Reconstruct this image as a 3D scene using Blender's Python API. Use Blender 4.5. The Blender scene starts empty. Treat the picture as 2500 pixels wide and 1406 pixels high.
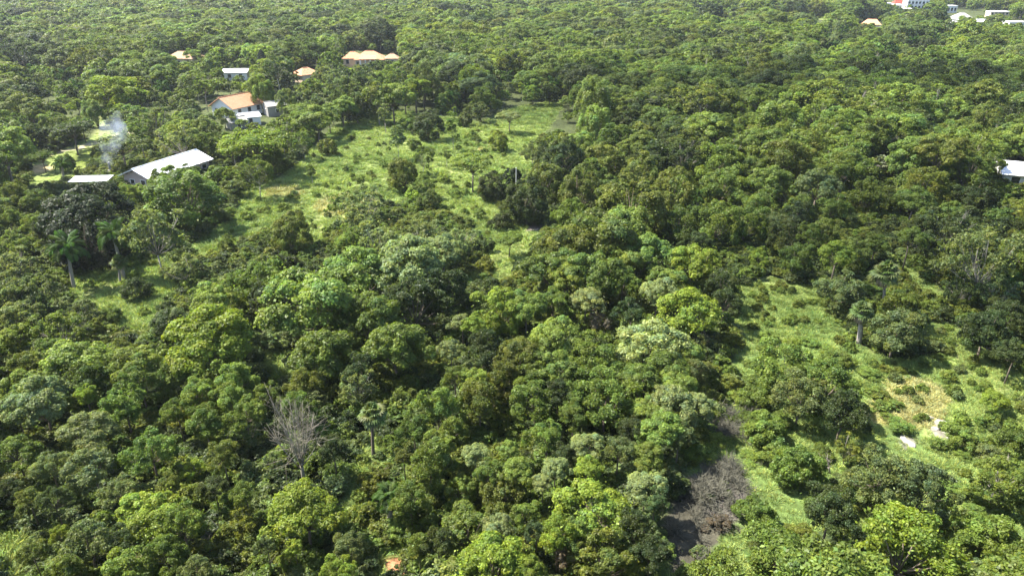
import bpy, math
import numpy as np
from mathutils import Vector
R = math.radians
SC = bpy.context.scene
COL = SC.collection

# ------------------------------------------------------------------ camera
PW, PH, F = 2500.0, 1406.0, 1667.0          # photograph size and focal length in its pixels
PITCH, CAMZ = R(25.6), 40.0
cd = bpy.data.cameras.new('camera'); cam = bpy.data.objects.new('camera', cd); COL.objects.link(cam)
cd.sensor_width = 36.0; cd.lens = 36.0 * F / PW; cd.clip_start = 0.5; cd.clip_end = 30000
cam.location = (0, 0, CAMZ); cam.rotation_euler = (R(90) - PITCH, 0, 0)
SC.camera = cam
# ------------------------------------------------------------------ world, sun, exposure
SUN_AZ, SUN_EL = R(-76), R(55)               # azimuth from +Y, clockwise; sun stands left, ahead of the camera
wd = bpy.data.worlds.new('World'); SC.world = wd; wd.use_nodes = True
nt = wd.node_tree; bg = nt.nodes['Background']
sky = nt.nodes.new('ShaderNodeTexSky'); sky.sky_type = 'NISHITA'; sky.sun_disc = False
sky.sun_elevation = SUN_EL; sky.sun_rotation = SUN_AZ; sky.air_density = 1.0; sky.dust_density = 1.2
nt.links.new(sky.outputs[0], bg.inputs[0]); bg.inputs[1].default_value = 0.105
sd = bpy.data.lights.new('sun', 'SUN'); sd.energy = 4.9; sd.angle = R(0.55); sd.color = (1, 0.95, 0.86)
sun = bpy.data.objects.new('sun', sd); COL.objects.link(sun)
TO_SUN = Vector((math.sin(SUN_AZ) * math.cos(SUN_EL), math.cos(SUN_AZ) * math.cos(SUN_EL), math.sin(SUN_EL)))
sun.rotation_euler = TO_SUN.to_track_quat('Z', 'Y').to_euler(); sun.location = TO_SUN * 300
SC.view_settings.view_transform = 'Standard'; SC.view_settings.look = 'None'
SC.view_settings.gamma = 1.0; SC.view_settings.exposure = 2.12
SC.cycles.max_bounces = 6; SC.cycles.diffuse_bounces = 3; SC.cycles.transmission_bounces = 4
SC.cycles.glossy_bounces = 2; SC.cycles.transparent_max_bounces = 6; SC.cycles.volume_bounces = 1

# ------------------------------------------------------------------ helpers
rng = np.random.default_rng(7)
CP, SP = math.cos(PITCH), math.sin(PITCH)

def sstep(a, b, x):
    t = np.clip((np.asarray(x, float) - a) / (b - a), 0, 1); return t * t * (3 - 2 * t)

def wave(x, y, s, k=0.0):                    # smooth pseudo-noise, about -1..1
    x = np.asarray(x, float) / s; y = np.asarray(y, float) / s
    return (np.sin(1.7 * x + 0.9 * y + k) + np.sin(-1.1 * x + 1.9 * y + 2.3 + 1.7 * k)
            + np.sin(2.9 * x - 2.3 * y + 4.1 + k) * 0.6 + np.sin(3.7 * x + 3.1 * y + 0.7 * k) * 0.5) / 3.1

def ground(x, y):
    d = np.hypot(x, y)
    z = 0.35 * wave(x, y, 26.0) * sstep(30, 90, d) + 0.14 * wave(x, y, 6.0, 1.0) * (1 - sstep(250, 500, d))
    z = z + 5.0 * wave(x, y, 190.0, 2.0) * sstep(420, 900, d) + 26 * sstep(900, 2600, d)
    fall = sstep(720, 980, y) * sstep(548, 600, np.asarray(x) * 840 / np.maximum(y, 1))
    return z - 75 * fall

def ray(px, py):
    dx, dy = (px - PW / 2) / F, (PH / 2 - py) / F
    return np.array([dx, CP + dy * SP, -SP + dy * CP])

def at(px, py, h=0.0):                       # where the line of sight meets the level h above ground
    d = ray(px, py)
    if d[2] > -0.012: d[2] = -0.012
    t = (h - CAMZ) / d[2]
    for _ in range(12):
        x, y = d[0] * t, d[1] * t
        t = 0.5 * t + 0.5 * (float(ground(x, y)) + h - CAMZ) / d[2]
    return Vector((d[0] * t, d[1] * t, float(ground(d[0] * t, d[1] * t)) + h))

def proj(x, y, z):
    x = np.asarray(x, float); y = np.asarray(y, float); z = np.asarray(z, float) - CAMZ
    zc = np.maximum(y * CP - z * SP, 0.1)
    return PW / 2 + F * x / zc, PH / 2 - F * (y * SP + z * CP) / zc, zc

def inpoly(px, py, poly):
    px = np.asarray(px, float); py = np.asarray(py, float); r = np.zeros(px.shape, bool)
    n = len(poly)
    for i in range(n):
        x0, y0 = poly[i]; x1, y1 = poly[(i + 1) % n]
        c = ((y0 > py) != (y1 > py)) & (px < (x1 - x0) * (py - y0) / ((y1 - y0) or 1e-9) + x0)
        r ^= c
    return r

def norm(v): return v / np.maximum(np.linalg.norm(v, axis=-1, keepdims=True), 1e-9)
def rdirs(n, g): return norm(g.normal(size=(n, 3)))

def mesh_from(name, V, Fc, mats, fcol=None, smooth=False, midx=None):
    """V (n,3); Fc a list or array of faces; fcol optional per-face colour factor"""
    me = bpy.data.meshes.new(name)
    if isinstance(Fc, np.ndarray):
        k = Fc.shape[1]; m = len(Fc)
        me.vertices.add(len(V)); me.vertices.foreach_set('co', np.ascontiguousarray(V, np.float32).ravel())
        me.loops.add(m * k); me.loops.foreach_set('vertex_index', np.ascontiguousarray(Fc, np.int32).ravel())
        me.polygons.add(m); me.polygons.foreach_set('loop_start', np.arange(m, dtype=np.int32) * k)
        me.update(calc_edges=True)
    else:
        me.from_pydata([tuple(v) for v in V], [], Fc); me.update()
    for mt in mats: me.materials.append(mt)
    if midx is not None: me.polygons.foreach_set('material_index', np.asarray(midx, np.int32))
    if fcol is not None:
        a = me.attributes.new('lv', 'FLOAT_COLOR', 'FACE')
        c = np.ones((len(me.polygons), 4), np.float32); c[:, :3] = fcol
        a.data.foreach_set('color', c.ravel())
    if smooth: me.polygons.foreach_set('use_smooth', np.ones(len(me.polygons), bool))
    return me

class MB:                                    # collects simple solids into one mesh
    def __init__(s): s.V = []; s.F = []
    def add(s, V, Fc):
        o = len(s.V); s.V += [tuple(v) for v in V]; s.F += [[i + o for i in f] for f in Fc]; return s
    def box(s, x0, x1, y0, y1, z0, z1):
        return s.add([(x0, y0, z0), (x1, y0, z0), (x1, y1, z0), (x0, y1, z0), (x0, y0, z1), (x1, y0, z1), (x1, y1, z1), (x0, y1, z1)],
                     [[0, 3, 2, 1], [4, 5, 6, 7], [0, 1, 5, 4], [1, 2, 6, 5], [2, 3, 7, 6], [3, 0, 4, 7]])
    def slab(s, quad, th):                   # a sheet of thickness th below four given corners
        q = [Vector(p) for p in quad]; n = (q[1] - q[0]).cross(q[2] - q[0]).normalized()
        if n.z < 0: n = -n
        lo = [p - n * th for p in q]
        return s.add(q + lo, [[0, 1, 2, 3], [7, 6, 5, 4], [0, 4, 5, 1], [1, 5, 6, 2], [2, 6, 7, 3], [3, 7, 4, 0]])
    def tube(s, pts, rad, n=6):
        pts = [Vector(p) for p in pts]; rings = []
        for i, p in enumerate(pts):
            t = (pts[min(i + 1, len(pts) - 1)] - pts[max(i - 1, 0)]).normalized()
            a = t.orthogonal().normalized(); b = t.cross(a)
            rings.append([p + (a * math.cos(2 * math.pi * k / n) + b * math.sin(2 * math.pi * k / n)) * rad[i] for k in range(n)])
        V = [v for r in rings for v in r]; Fc = []
        for i in range(len(pts) - 1):
            for k in range(n):
                Fc.append([i * n + k, i * n + (k + 1) % n, (i + 1) * n + (k + 1) % n, (i + 1) * n + k])
        Fc.append(list(range(n))[::-1]); Fc.append([(len(pts) - 1) * n + k for k in range(n)])
        return s.add(V, Fc)
    def mesh(s, name, mat, smooth=False): return mesh_from(name, s.V, s.F, [mat], smooth=smooth)

def link(name, me, parent=None, **kw):
    o = bpy.data.objects.new(name, me); COL.objects.link(o)
    if parent is not None: o.parent = parent
    for k, v in kw.items(): o[k] = v
    return o

def thing(name, loc, rz=0.0, label=None, cat=None, group=None, scale=(1, 1, 1)):
    o = bpy.data.objects.new(name, None); COL.objects.link(o); o.empty_display_size = 0.3
    o.location = loc; o.rotation_euler = (0, 0, rz); o.scale = scale
    tag(o, label, cat, group); return o

def tag(o, label=None, cat=None, group=None, kind=None):
    if label: o['label'] = label
    if cat: o['category'] = cat
    if group: o['group'] = group
    if kind: o['kind'] = kind
    return o

# ------------------------------------------------------------------ materials
def mat(name):
    m = bpy.data.materials.new(name); m.use_nodes = True
    n = m.node_tree; b = n.nodes['Principled BSDF']; return m, n, b

def N(n, t, **kw):
    o = n.nodes.new(t)
    for k, v in kw.items(): setattr(o, k, v)
    return o

def mixrgb(n, mode, f, a, b):
    m = N(n, 'ShaderNodeMix', data_type='RGBA', blend_type=mode)
    for i, v in ((0, f), (6, a), (7, b)):
        if hasattr(v, 'is_linked'): n.links.new(v, m.inputs[i])
        else: m.inputs[i].default_value = v if i == 0 else (*v, 1)[:4]
    return m.outputs[2]

def leaf_material(name, gloss=0.22, trans=0.45, rough=0.5):
    m, n, b = mat(name)
    a = N(n, 'ShaderNodeAttribute', attribute_type='INSTANCER', attribute_name='tint')
    v = N(n, 'ShaderNodeAttribute', attribute_type='GEOMETRY', attribute_name='lv')
    c = mixrgb(n, 'MULTIPLY', 1.0, a.outputs['Color'], v.outputs['Color'])
    n.links.new(c, b.inputs['Base Color']); b.inputs['Roughness'].default_value = rough
    b.inputs['Specular IOR Level'].default_value = gloss
    t = N(n, 'ShaderNodeBsdfTranslucent')
    c2 = mixrgb(n, 'MULTIPLY', 1.0, c, (1.2, 1.25, 0.55)); n.links.new(c2, t.inputs[0])
    mx = N(n, 'ShaderNodeMixShader'); mx.inputs[0].default_value = trans
    n.links.new(b.outputs[0], mx.inputs[1]); n.links.new(t.outputs[0], mx.inputs[2])
    n.links.new(mx.outputs[0], n.nodes['Material Output'].inputs[0])
    return m

def plain(name, col, rough=0.8, noise=0.25, scale=3.0, spec=0.3, bump=0.0, metal=0.0):
    m, n, b = mat(name)
    tc = N(n, 'ShaderNodeTexCoord'); nz = N(n, 'ShaderNodeTexNoise'); nz.inputs['Scale'].default_value = scale
    nz.inputs['Detail'].default_value = 5; nz.inputs['Roughness'].default_value = 0.65
    n.links.new(tc.outputs['Object'], nz.inputs['Vector'])
    lo = tuple(c * (1 - noise) for c in col); hi = tuple(min(1, c * (1 + noise)) for c in col)
    c = mixrgb(n, 'MIX', nz.outputs[0], lo, hi); n.links.new(c, b.inputs['Base Color'])
    b.inputs['Roughness'].default_value = rough; b.inputs['Specular IOR Level'].default_value = spec
    b.inputs['Metallic'].default_value = metal
    if bump:
        bp = N(n, 'ShaderNodeBump'); bp.inputs['Strength'].default_value = bump
        n.links.new(nz.outputs[0], bp.inputs['Height']); n.links.new(bp.outputs[0], b.inputs['Normal'])
    return m

def ribbed(name, col, scale, axis=0, noise=0.2, rough=0.5, spec=0.4, depth=0.5):
    """roof sheet or tile rows: ribs in relief, uneven weathering"""
    m = plain(name, col, rough, noise, 1.2, spec)
    n = m.node_tree; b = n.nodes['Principled BSDF']
    tc = N(n, 'ShaderNodeTexCoord'); w = N(n, 'ShaderNodeTexWave', bands_direction='XYZ'[axis])
    w.inputs['Scale'].default_value = scale; w.inputs['Distortion'].default_value = 0.3
    n.links.new(tc.outputs['Object'], w.inputs['Vector'])
    bp = N(n, 'ShaderNodeBump'); bp.inputs['Strength'].default_value = depth; bp.inputs['Distance'].default_value = 0.05
    n.links.new(w.outputs[0], bp.inputs['Height']); n.links.new(bp.outputs[0], b.inputs['Normal'])
    return m

M = {}
M['leaf'] = leaf_material('leaf')
M['grass'] = leaf_material('grass_blade', 0.2, 0.3, 0.6)
M['bark'] = plain('bark', (0.13, 0.105, 0.08), 0.9, 0.45, 9.0, 0.2, 0.4)
M['pale_bark'] = plain('pale_bark', (0.25, 0.225, 0.19), 0.85, 0.35, 9.0, 0.2, 0.3)
M['dead_wood'] = plain('dead_wood', (0.18, 0.162, 0.122), 0.9, 0.35, 8.0, 0.15, 0.3)
M['twig'] = plain('twig', (0.088, 0.085, 0.064), 0.9, 0.3, 8.0, 0.1)
M['dry_leaf'] = plain('dry_leaf', (0.20, 0.155, 0.10), 0.9, 0.4, 6.0, 0.15)
M['white_metal'] = ribbed('white_metal_roof', (0.72, 0.73, 0.74), 9.0, 1, 0.3, 0.6, 0.15)
M['worn_metal'] = ribbed('worn_metal_roof', (0.50, 0.47, 0.44), 9.0, 1, 0.45, 0.7, 0.15)
M['grey_metal'] = ribbed('grey_metal_roof', (0.45, 0.47, 0.48), 9.0, 1, 0.2, 0.5)
M['orange_tile'] = ribbed('orange_tile', (0.52, 0.27, 0.15), 7.0, 0, 0.28, 0.8, 0.2, 0.9)
M['tan_tile'] = ribbed('tan_tile', (0.38, 0.25, 0.16), 7.0, 0, 0.25, 0.85, 0.2, 0.9)
M['red_tile'] = ribbed('red_tile', (0.36, 0.06, 0.04), 7.0, 0, 0.25, 0.8, 0.2, 0.9)
M['white_wall'] = plain('white_plaster', (0.66, 0.65, 0.62), 0.85, 0.12, 0.8)
M['cream_wall'] = plain('cream_plaster', (0.60, 0.47, 0.34), 0.85, 0.15, 0.8)
M['pink_wall'] = plain('pink_plaster', (0.42, 0.32, 0.28), 0.9, 0.2, 0.8)
M['concrete'] = plain('concrete', (0.25, 0.24, 0.22), 0.9, 0.25, 1.0, 0.2, 0.2)
M['glass'] = plain('window_glass', (0.02, 0.025, 0.03), 0.12, 0.2, 1.0, 0.6)
M['dark_door'] = plain('dark_door', (0.05, 0.04, 0.035), 0.7, 0.2, 2.0)
M['timber'] = plain('timber', (0.16, 0.11, 0.075), 0.85, 0.3, 5.0)
M['rock'] = plain('limestone', (0.22, 0.21, 0.185), 0.95, 0.3, 4.0, 0.2, 0.5)
M['pole'] = plain('pole_paint', (0.62, 0.62, 0.60), 0.6, 0.15, 4.0)

# ------------------------------------------------------------------ the map, outlined in photograph pixels on the ground
CLEAR = {                                    # open ground seen between the trees
 'field': [(442, 612), (560, 540), (592, 470), (640, 452), (715, 412), (770, 350), (830, 305), (900, 286), (985, 272), (1090, 286), (1180, 300),
           (1262, 262), (1330, 250), (1378, 252), (1352, 292), (1318, 345), (1302, 420), (1240, 480), (1215, 520), (1320, 552), (1318, 600), (1275, 655),
           (1240, 705), (1190, 712), (1186, 640), (1150, 560), (1080, 512), (1000, 500), (900, 520), (830, 560), (760, 612), (690, 560), (640, 575), (560, 618), (480, 640)],
 'glade': [(150, 684), (290, 640), (420, 628), (450, 700), (400, 755), (365, 825), (285, 818), (245, 760), (150, 728)],
 'far_field': [(1900, 33), (2060, 38), (2060, 50), (1900, 45)],
 'far_meadow': [(1690, 18), (1790, 20), (1790, 28), (1690, 27)],
 'lawn': [(70, 405), (150, 368), (235, 330), (225, 290), (262, 268), (285, 325), (230, 385), (215, 428), (120, 462), (60, 466)],
 'right': [(1775, 705), (1890, 676), (1985, 705), (2080, 835), (2180, 880), (2290, 870), (2230, 800), (2260, 770), (2330, 800), (2410, 860), (2500, 925), (2500, 1130),
           (2400, 1110), (2300, 1110), (2190, 1000), (2110, 900), (1990, 830), (1880, 840), (1830, 820)],
 'track': [(2180, 610), (2260, 680), (2330, 740), (2290, 750), (2200, 680), (2150, 620)],
 'gap': [(860, 1120), (880, 1060), (945, 1050), (985, 1060), (930, 1150), (905, 1215), (870, 1260), (840, 1310), (830, 1240)],
 'foot': [(905, 1330), (955, 1300), (1010, 1350), (1010, 1420), (900, 1420)],
 'patch': [(620, 860), (700, 850), (715, 920), (650, 940)],
 'corner': [(-40, 1290), (60, 1270), (75, 1330), (40, 1440), (-60, 1440)],
}
SCRUB = [(1560, 1450), (1640, 1260), (1690, 1130), (1760, 1000), (1800, 860), (1780, 720), (1980, 700), (2100, 850), (2200, 900), (2560, 930), (2600, 1450)]
GULLY = [(1625, 1400), (1630, 1250), (1690, 1160), (1770, 1130), (1830, 1160), (1815, 1260), (1745, 1330), (1680, 1410)]
KEEP = [(178, 366, 496, 448), (528, 226, 620, 280), (640, 250, 695, 282), (568, 276, 632, 312), (848, 124, 968, 156), (732, 168, 764, 190), (552, 172, 606, 188),
        (2455, 405, 2520, 460), (2165, -10, 2258, 24), (2312, 16, 2402, 50), (2415, 26, 2462, 42), (2472, 46, 2520, 60), (2100, 50, 2152, 66), (655, 975, 800, 1150), (872, 985, 945, 1112), (432, 134, 482, 152), (245, 300, 300, 430)]

def clear_at(px, py):
    r = np.zeros(np.shape(px), bool)
    for p in CLEAR.values(): r |= inpoly(px, py, p)
    return r

# ------------------------------------------------------------------ ground
ys = np.concatenate([np.linspace(-80, 24, 20, endpoint=False), 24 * np.exp(np.linspace(0, math.log(9000 / 24.0), 460))])
ts = np.linspace(-1, 1, 330)
YY, TT = np.meshgrid(ys, ts, indexing='ij')
XX = TT * (70 + 1.15 * np.maximum(YY, 0)); ZZ = ground(XX, YY)
px, py, zc = proj(XX, YY, ZZ)
jit = 7.0
wx = px + jit * wave(XX, YY, 3.1, 5.0) * 60 / zc; wy = py + jit * wave(XX, YY, 2.7, 9.0) * 60 / zc
wx = np.where(YY < 25, -9999, wx)
base = np.zeros(XX.shape + (3,)); base[:] = (0.046, 0.056, 0.02)            # forest floor: litter and low growth
n1 = 0.5 + 0.5 * wave(XX, YY, 9.0, 3.0); n2 = 0.5 + 0.5 * wave(XX, YY, 3.3, 6.0)
def lay(mask, col, k=1.0):
    global base
    m = (mask * k)[..., None]; base = base * (1 - m) + np.array(col) * m
open_ = clear_at(wx, wy).astype(float)
lay(open_, (0.135, 0.17, 0.048)); lay(open_ * sstep(0.45, 0.75, n1), (0.175, 0.19, 0.07)); lay(open_ * sstep(0.62, 0.8, n2), (0.12, 0.17, 0.035), 0.8)
scr = inpoly(wx, wy, SCRUB) * (1 - open_); lay(scr, (0.075, 0.11, 0.03)); lay(inpoly(wx, wy, GULLY).astype(float), (0.045, 0.042, 0.03))
def blob(cx, cy, rx, ry, col, k=1.0):
    d = ((wx - cx) / rx) ** 2 + ((wy - cy) / ry) ** 2; lay(1 - sstep(0.5, 1.15, d + 0.35 * (n2 - 0.5)), col, k)
blob(2225, 985, 90, 62, (0.30, 0.255, 0.085)); blob(2150, 1010, 60, 26, (0.28, 0.24, 0.09)); blob(1880, 835, 50, 22, (0.17, 0.17, 0.06))
blob(2296, 1048, 34, 32, (0.16, 0.15, 0.12)); blob(2215, 1078, 24, 16, (0.14, 0.135, 0.10)); blob(2300, 1162, 24, 16, (0.16, 0.15, 0.12))
blob(1772, 1222, 75, 62, (0.09, 0.08, 0.07)); blob(1770, 1045, 45, 26, (0.17, 0.15, 0.12))
blob(962, 1388, 38, 36, (0.25, 0.115, 0.06)); blob(545, 1352, 62, 46, (0.10, 0.08, 0.055)); blob(570, 1250, 35, 40, (0.12, 0.10, 0.07))
blob(1300, 552, 42, 15, (0.22, 0.18, 0.15)); blob(1300, 590, 30, 15, (0.26, 0.22, 0.10)); blob(1170, 360, 40, 18, (0.30, 0.22, 0.09)); blob(1300, 418, 22, 12, (0.30, 0.26, 0.10))
blob(850, 505, 110, 30, (0.22, 0.215, 0.075), 0.7); blob(980, 530, 70, 26, (0.28, 0.23, 0.09), 0.75); blob(690, 470, 70, 22, (0.18, 0.195, 0.06), 0.6)
blob(1130, 480, 40, 60, (0.13, 0.20, 0.04), 0.8); blob(1170, 620, 30, 70, (0.15, 0.22, 0.035), 0.8)
blob(100, 412, 30, 12, (0.32, 0.25, 0.13)); blob(215, 402, 50, 40, (0.12, 0.15, 0.03)); blob(285, 500, 0.1, 0.1, (0, 0, 0), 0)
blob(10, 400, 40, 40, (0.30, 0.24, 0.15), 0.6)
trk = [(120, 378), (190, 362), (235, 348), (285, 332), (320, 326)]               # the dirt track by the lawn
for (ax, ay), (bx, by) in zip(trk[:-1], trk[1:]):
    for q in np.linspace(0, 1, 6): blob(ax + (bx - ax) * q, ay + (by - ay) * q, 13, 3.4, (0.27, 0.23, 0.16), 0.8)
for (cx, cy, rx) in ((2080, 40, 60), (1960, 40, 40), (1770, 24, 60), (2470, 62, 40)): blob(cx, cy, rx, 5, (0.24, 0.27, 0.07))
nr, nc = XX.shape
idx = np.arange(nr * nc).reshape(nr, nc)
FF = np.stack([idx[:-1, :-1], idx[:-1, 1:], idx[1:, 1:], idx[1:, :-1]], -1).reshape(-1, 4)
gm, n, b = mat('ground_cover')
ga = N(n, 'ShaderNodeAttribute', attribute_type='GEOMETRY', attribute_name='cover')
tc = N(n, 'ShaderNodeTexCoord'); z1 = N(n, 'ShaderNodeTexNoise'); z1.inputs['Scale'].default_value = 1.1; z1.inputs['Detail'].default_value = 8; z1.inputs['Roughness'].default_value = 0.7
n.links.new(tc.outputs['Object'], z1.inputs['Vector'])
z2 = N(n, 'ShaderNodeTexNoise'); z2.inputs['Scale'].default_value = 0.16; z2.inputs['Detail'].default_value = 4; n.links.new(tc.outputs['Object'], z2.inputs['Vector'])
mr = N(n, 'ShaderNodeMapRange'); mr.inputs[1].default_value = 0.3; mr.inputs[2].default_value = 0.7; mr.inputs[3].default_value = 0.5; mr.inputs[4].default_value = 1.5
n.links.new(z1.outputs[0], mr.inputs[0])
mr2 = N(n, 'ShaderNodeMapRange'); mr2.inputs[1].default_value = 0.35; mr2.inputs[2].default_value = 0.65; mr2.inputs[3].default_value = 0.75; mr2.inputs[4].default_value = 1.25
n.links.new(z2.outputs[0], mr2.inputs[0])
mm = N(n, 'ShaderNodeMath', operation='MULTIPLY'); n.links.new(mr.outputs[0], mm.inputs[0]); n.links.new(mr2.outputs[0], mm.inputs[1])
vs = N(n, 'ShaderNodeVectorMath', operation='SCALE'); n.links.new(ga.outputs['Color'], vs.inputs[0]); n.links.new(mm.outputs[0], vs.inputs['Scale'])
n.links.new(vs.outputs[0], b.inputs['Base Color']); b.inputs['Roughness'].default_value = 0.95; b.inputs['Specular IOR Level'].default_value = 0.1
bp = N(n, 'ShaderNodeBump'); bp.inputs['Strength'].default_value = 0.8; bp.inputs['Distance'].default_value = 0.25
n.links.new(z1.outputs[0], bp.inputs['Height']); n.links.new(bp.outputs[0], b.inputs['Normal'])
me = mesh_from('ground', np.stack([XX, YY, ZZ], -1).reshape(-1, 3), FF, [gm], smooth=True)
a = me.attributes.new('cover', 'FLOAT_COLOR', 'POINT')
a.data.foreach_set('color', np.concatenate([base.reshape(-1, 3), np.ones((nr * nc, 1))], 1).astype(np.float32).ravel())
tag(link('ground', me), kind='structure')
BASECOL = base
sm = plain('sea_water', (0.05, 0.16, 0.26), 0.25, 0.15, 0.02, 0.5)
tag(link('sea', mesh_from('sea', [(350, 900, -46), (7000, 900, -46), (9000, 8900, -46), (350, 8900, -46)], [[0, 1, 2, 3]], [sm])), kind='structure')

# ------------------------------------------------------------------ foliage prototypes (crown one unit wide, standing on z = 0)
def leaf_mesh(name, P, Nn, L, Wd, lv, g, material, fold=0.12):
    n_ = len(P); T = norm(np.cross(Nn, rdirs(n_, g))); B = np.cross(Nn, T)
    L = L[:, None]; Wd = Wd[:, None]
    V = np.stack([P - T * L * .5, P + B * Wd * .5 + Nn * L * fold, P + T * L * .5 - Nn * L * fold * .5, P - B * Wd * .5 + Nn * L * fold], 1).reshape(-1, 3)
    Fc = np.arange(n_ * 4, dtype=np.int32).reshape(-1, 4)
    return mesh_from(name, V, Fc, [material], fcol=lv)

KIND = {  # radii, centre height, z range of lobe directions, lobes, lobe radius, radial jitter, coverage, flatten, chaos
 'dome':     dict(rad=(.40, .40, .30), hc=.52, zr=(-.25, 1), m=20, r=(.11, .18), jit=(.66, 1.06), cov=.88, flat=.75, chaos=.5, sub=11),
 'bushy':    dict(rad=(.40, .40, .36), hc=.50, zr=(-.75, 1), m=19, r=(.10, .19), jit=(.45, 1.12), cov=.80, flat=.8, chaos=.85, sub=9),
 'dense':    dict(rad=(.40, .40, .42), hc=.50, zr=(-.95, 1), m=34, r=(.11, .16), jit=(.8, 1.0), cov=1.1, flat=.95, chaos=.55, sub=8),
 'umbrella': dict(rad=(.44, .44, .14), hc=.62, zr=(-.2, 1), m=24, r=(.08, .13), jit=(.35, 1.0), cov=.85, flat=.5, chaos=.6, sub=9),
 'sparse':   dict(rad=(.42, .42, .34), hc=.62, zr=(-.6, 1), m=18, r=(.07, .14), jit=(.45, 1.08), cov=.5, flat=.8, chaos=.9, sub=8),
 'slender':  dict(rad=(.36, .36, .75), hc=1.25, zr=(-.95, 1), m=15, r=(.14, .24), jit=(.3, 1.0), cov=.6, flat=.8, chaos=.9, sub=8),
 'shrub':    dict(rad=(.36, .36, .26), hc=.26, zr=(-.4, 1), m=12, r=(.14, .22), jit=(.55, 1.0), cov=.8, flat=.85, chaos=.8, sub=7),
 'plume':    dict(rad=(.34, .34, .46), hc=.55, zr=(-.6, 1), m=22, r=(.10, .17), jit=(.7, 1.0), cov=.95, flat=1.7, chaos=.6, sub=8),
}

KHC = {}
def build_kind(kind, seed, lod=0):
    g = np.random.default_rng(seed); K = KIND[kind]; m = K['m'] if lod < 2 else max(8, K['m'] // 2)
    rad = np.array(K['rad']); C = np.array([0, 0, K['hc']])
    i = np.arange(m); z = K['zr'][1] - (K['zr'][1] - K['zr'][0]) * ((i + g.uniform(.2, .8, m)) / m)
    ph = i * 2.39996 + g.normal(0, .35, m); q = np.sqrt(np.maximum(0, 1 - z * z))
    D = np.stack([q * np.cos(ph), q * np.sin(ph), z], 1)
    lop = 1 + .16 * np.sin(ph + g.uniform(0, 6.3)) + .10 * np.sin(2 * ph + g.uniform(0, 6.3))
    J = g.uniform(*K['jit'], m) * lop
    c = C + D * rad * J[:, None]; r = g.uniform(*K['r'], m)
    if lod == 2: r = r * 1.35
    if kind == 'slender': r = r * (1.25 - .45 * (c[:, 2] - .5))
    c[:, 2] = np.maximum(c[:, 2], .05)
    sub = K['sub']
    out = norm(c - (C - [0, 0, .25]))
    sd_ = norm(rdirs(m * sub, g) + 0.75 * np.repeat(out, sub, 0) + np.array([0, 0, .35]))
    rs = np.repeat(r, sub) * g.uniform(.34, .60, m * sub); fl = np.array([1, 1, K['flat']])
    cs = np.repeat(c, sub, 0) + sd_ * fl * (np.repeat(r, sub) * g.uniform(.55, .95, m * sub))[:, None]
    lobecol = np.repeat(g.normal(0, .10, m), sub) + g.normal(0, .13, m * sub)
    warm = np.repeat(g.normal(0, .05, m), sub) + g.normal(0, .06, m * sub)
    ll = (.030, .066, .14)[lod]
    tot = int((24000, 5600, 1100)[lod] * K['cov'] * (0.62 if kind == 'shrub' else 1))
    if lod == 0 and kind == 'shrub': ll *= 1.25
    w = rs ** 2 * g.uniform(.6, 1.3, len(rs)); pick = g.choice(len(rs), tot, p=w / w.sum())
    so = np.repeat(out, sub, 0)[pick]
    v = norm(rdirs(tot, g) + .45 * sd_[pick] + .25 * so + np.array([0, 0, .35]))
    P = cs[pick] + v * fl * (rs[pick] * g.uniform(.62, 1.12, tot))[:, None]
    k_in = int(tot * .10)                                # a few leaves deep inside
    P[:k_in] = c[g.integers(0, m, k_in)] + g.normal(0, 1, (k_in, 3)) * np.array([.09, .09, .07])
    P[:, 2] = np.maximum(P[:, 2], 0.012)
    Nn = norm(v * .8 + rdirs(tot, g) * K['chaos'] + np.array([0, 0, .2]))
    L = ll * g.uniform(.5, 1.5, tot); Wd = L * g.uniform(.42, .75, tot)
    val = np.exp(lobecol[pick] + g.normal(0, .20, tot)); wm = warm[pick] + g.normal(0, .07, tot)
    lv = np.stack([val * (1 + wm * 1.1), val * (1 + wm * .3), val * (1 - wm * 1.5)], 1).clip(.2, 1.75)
    sc_ = 1 / (2 * np.percentile(np.hypot(P[:, 0], P[:, 1]), 96)); P *= sc_; c = c * sc_; cs = cs * sc_; C = C * sc_; rad = rad * sc_; L *= sc_ ** .5; Wd *= sc_ ** .5
    KHC.setdefault(kind, []).append((np.percentile(P[:, 2], 2) + np.percentile(P[:, 2], 98)) / 2)
    crown = leaf_mesh(f'{kind}_crown', P, Nn, L, Wd, lv, g, M['leaf'])
    trunk = None
    if kind != 'shrub' or lod == 0:
        b_ = MB(); tr = {'slender': .020, 'sparse': .013}.get(kind, .019)
        top = C[2] - .5 * rad[2]; lean = g.normal(0, .03, 2)
        sp = (lean[0] * .7, lean[1] * .7, top * .72)
        ns = 7 if lod == 0 else 4
        if kind in ('shrub', 'plume'): sp = (0, 0, .03)
        b_.tube([(0, 0, -.06 if kind == 'shrub' else -.75), (lean[0] * .2, lean[1] * .2, top * .3 if kind not in ('shrub', 'plume') else .01), sp], [tr * 1.35, tr, tr * .85], ns)
        lim = range(m) if lod == 0 else range(0, m, 3)
        for j in lim:
            p0 = Vector(sp); p1 = Vector(c[j]); mid = p0.lerp(p1, .5) + Vector((g.normal(0, .02), g.normal(0, .02), -.03 if kind != 'umbrella' else .0))
            q_ = tr * g.uniform(.3, .6); b_.tube([p0, mid, p1], [q_, q_ * .65, q_ * .25], 4 if lod else 5)
            if kind == 'sparse' and lod == 0:
                for s_ in cs[j * sub:j * sub + 3]:
                    b_.tube([mid, mid.lerp(Vector(s_), .6), s_], [q_ * .5, q_ * .35, q_ * .15], 4)
        trunk = b_.mesh(f'{kind}_trunk', M['pale_bark'] if kind in ('sparse', 'slender') else M['bark'], True)
    return crown, trunk

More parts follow.
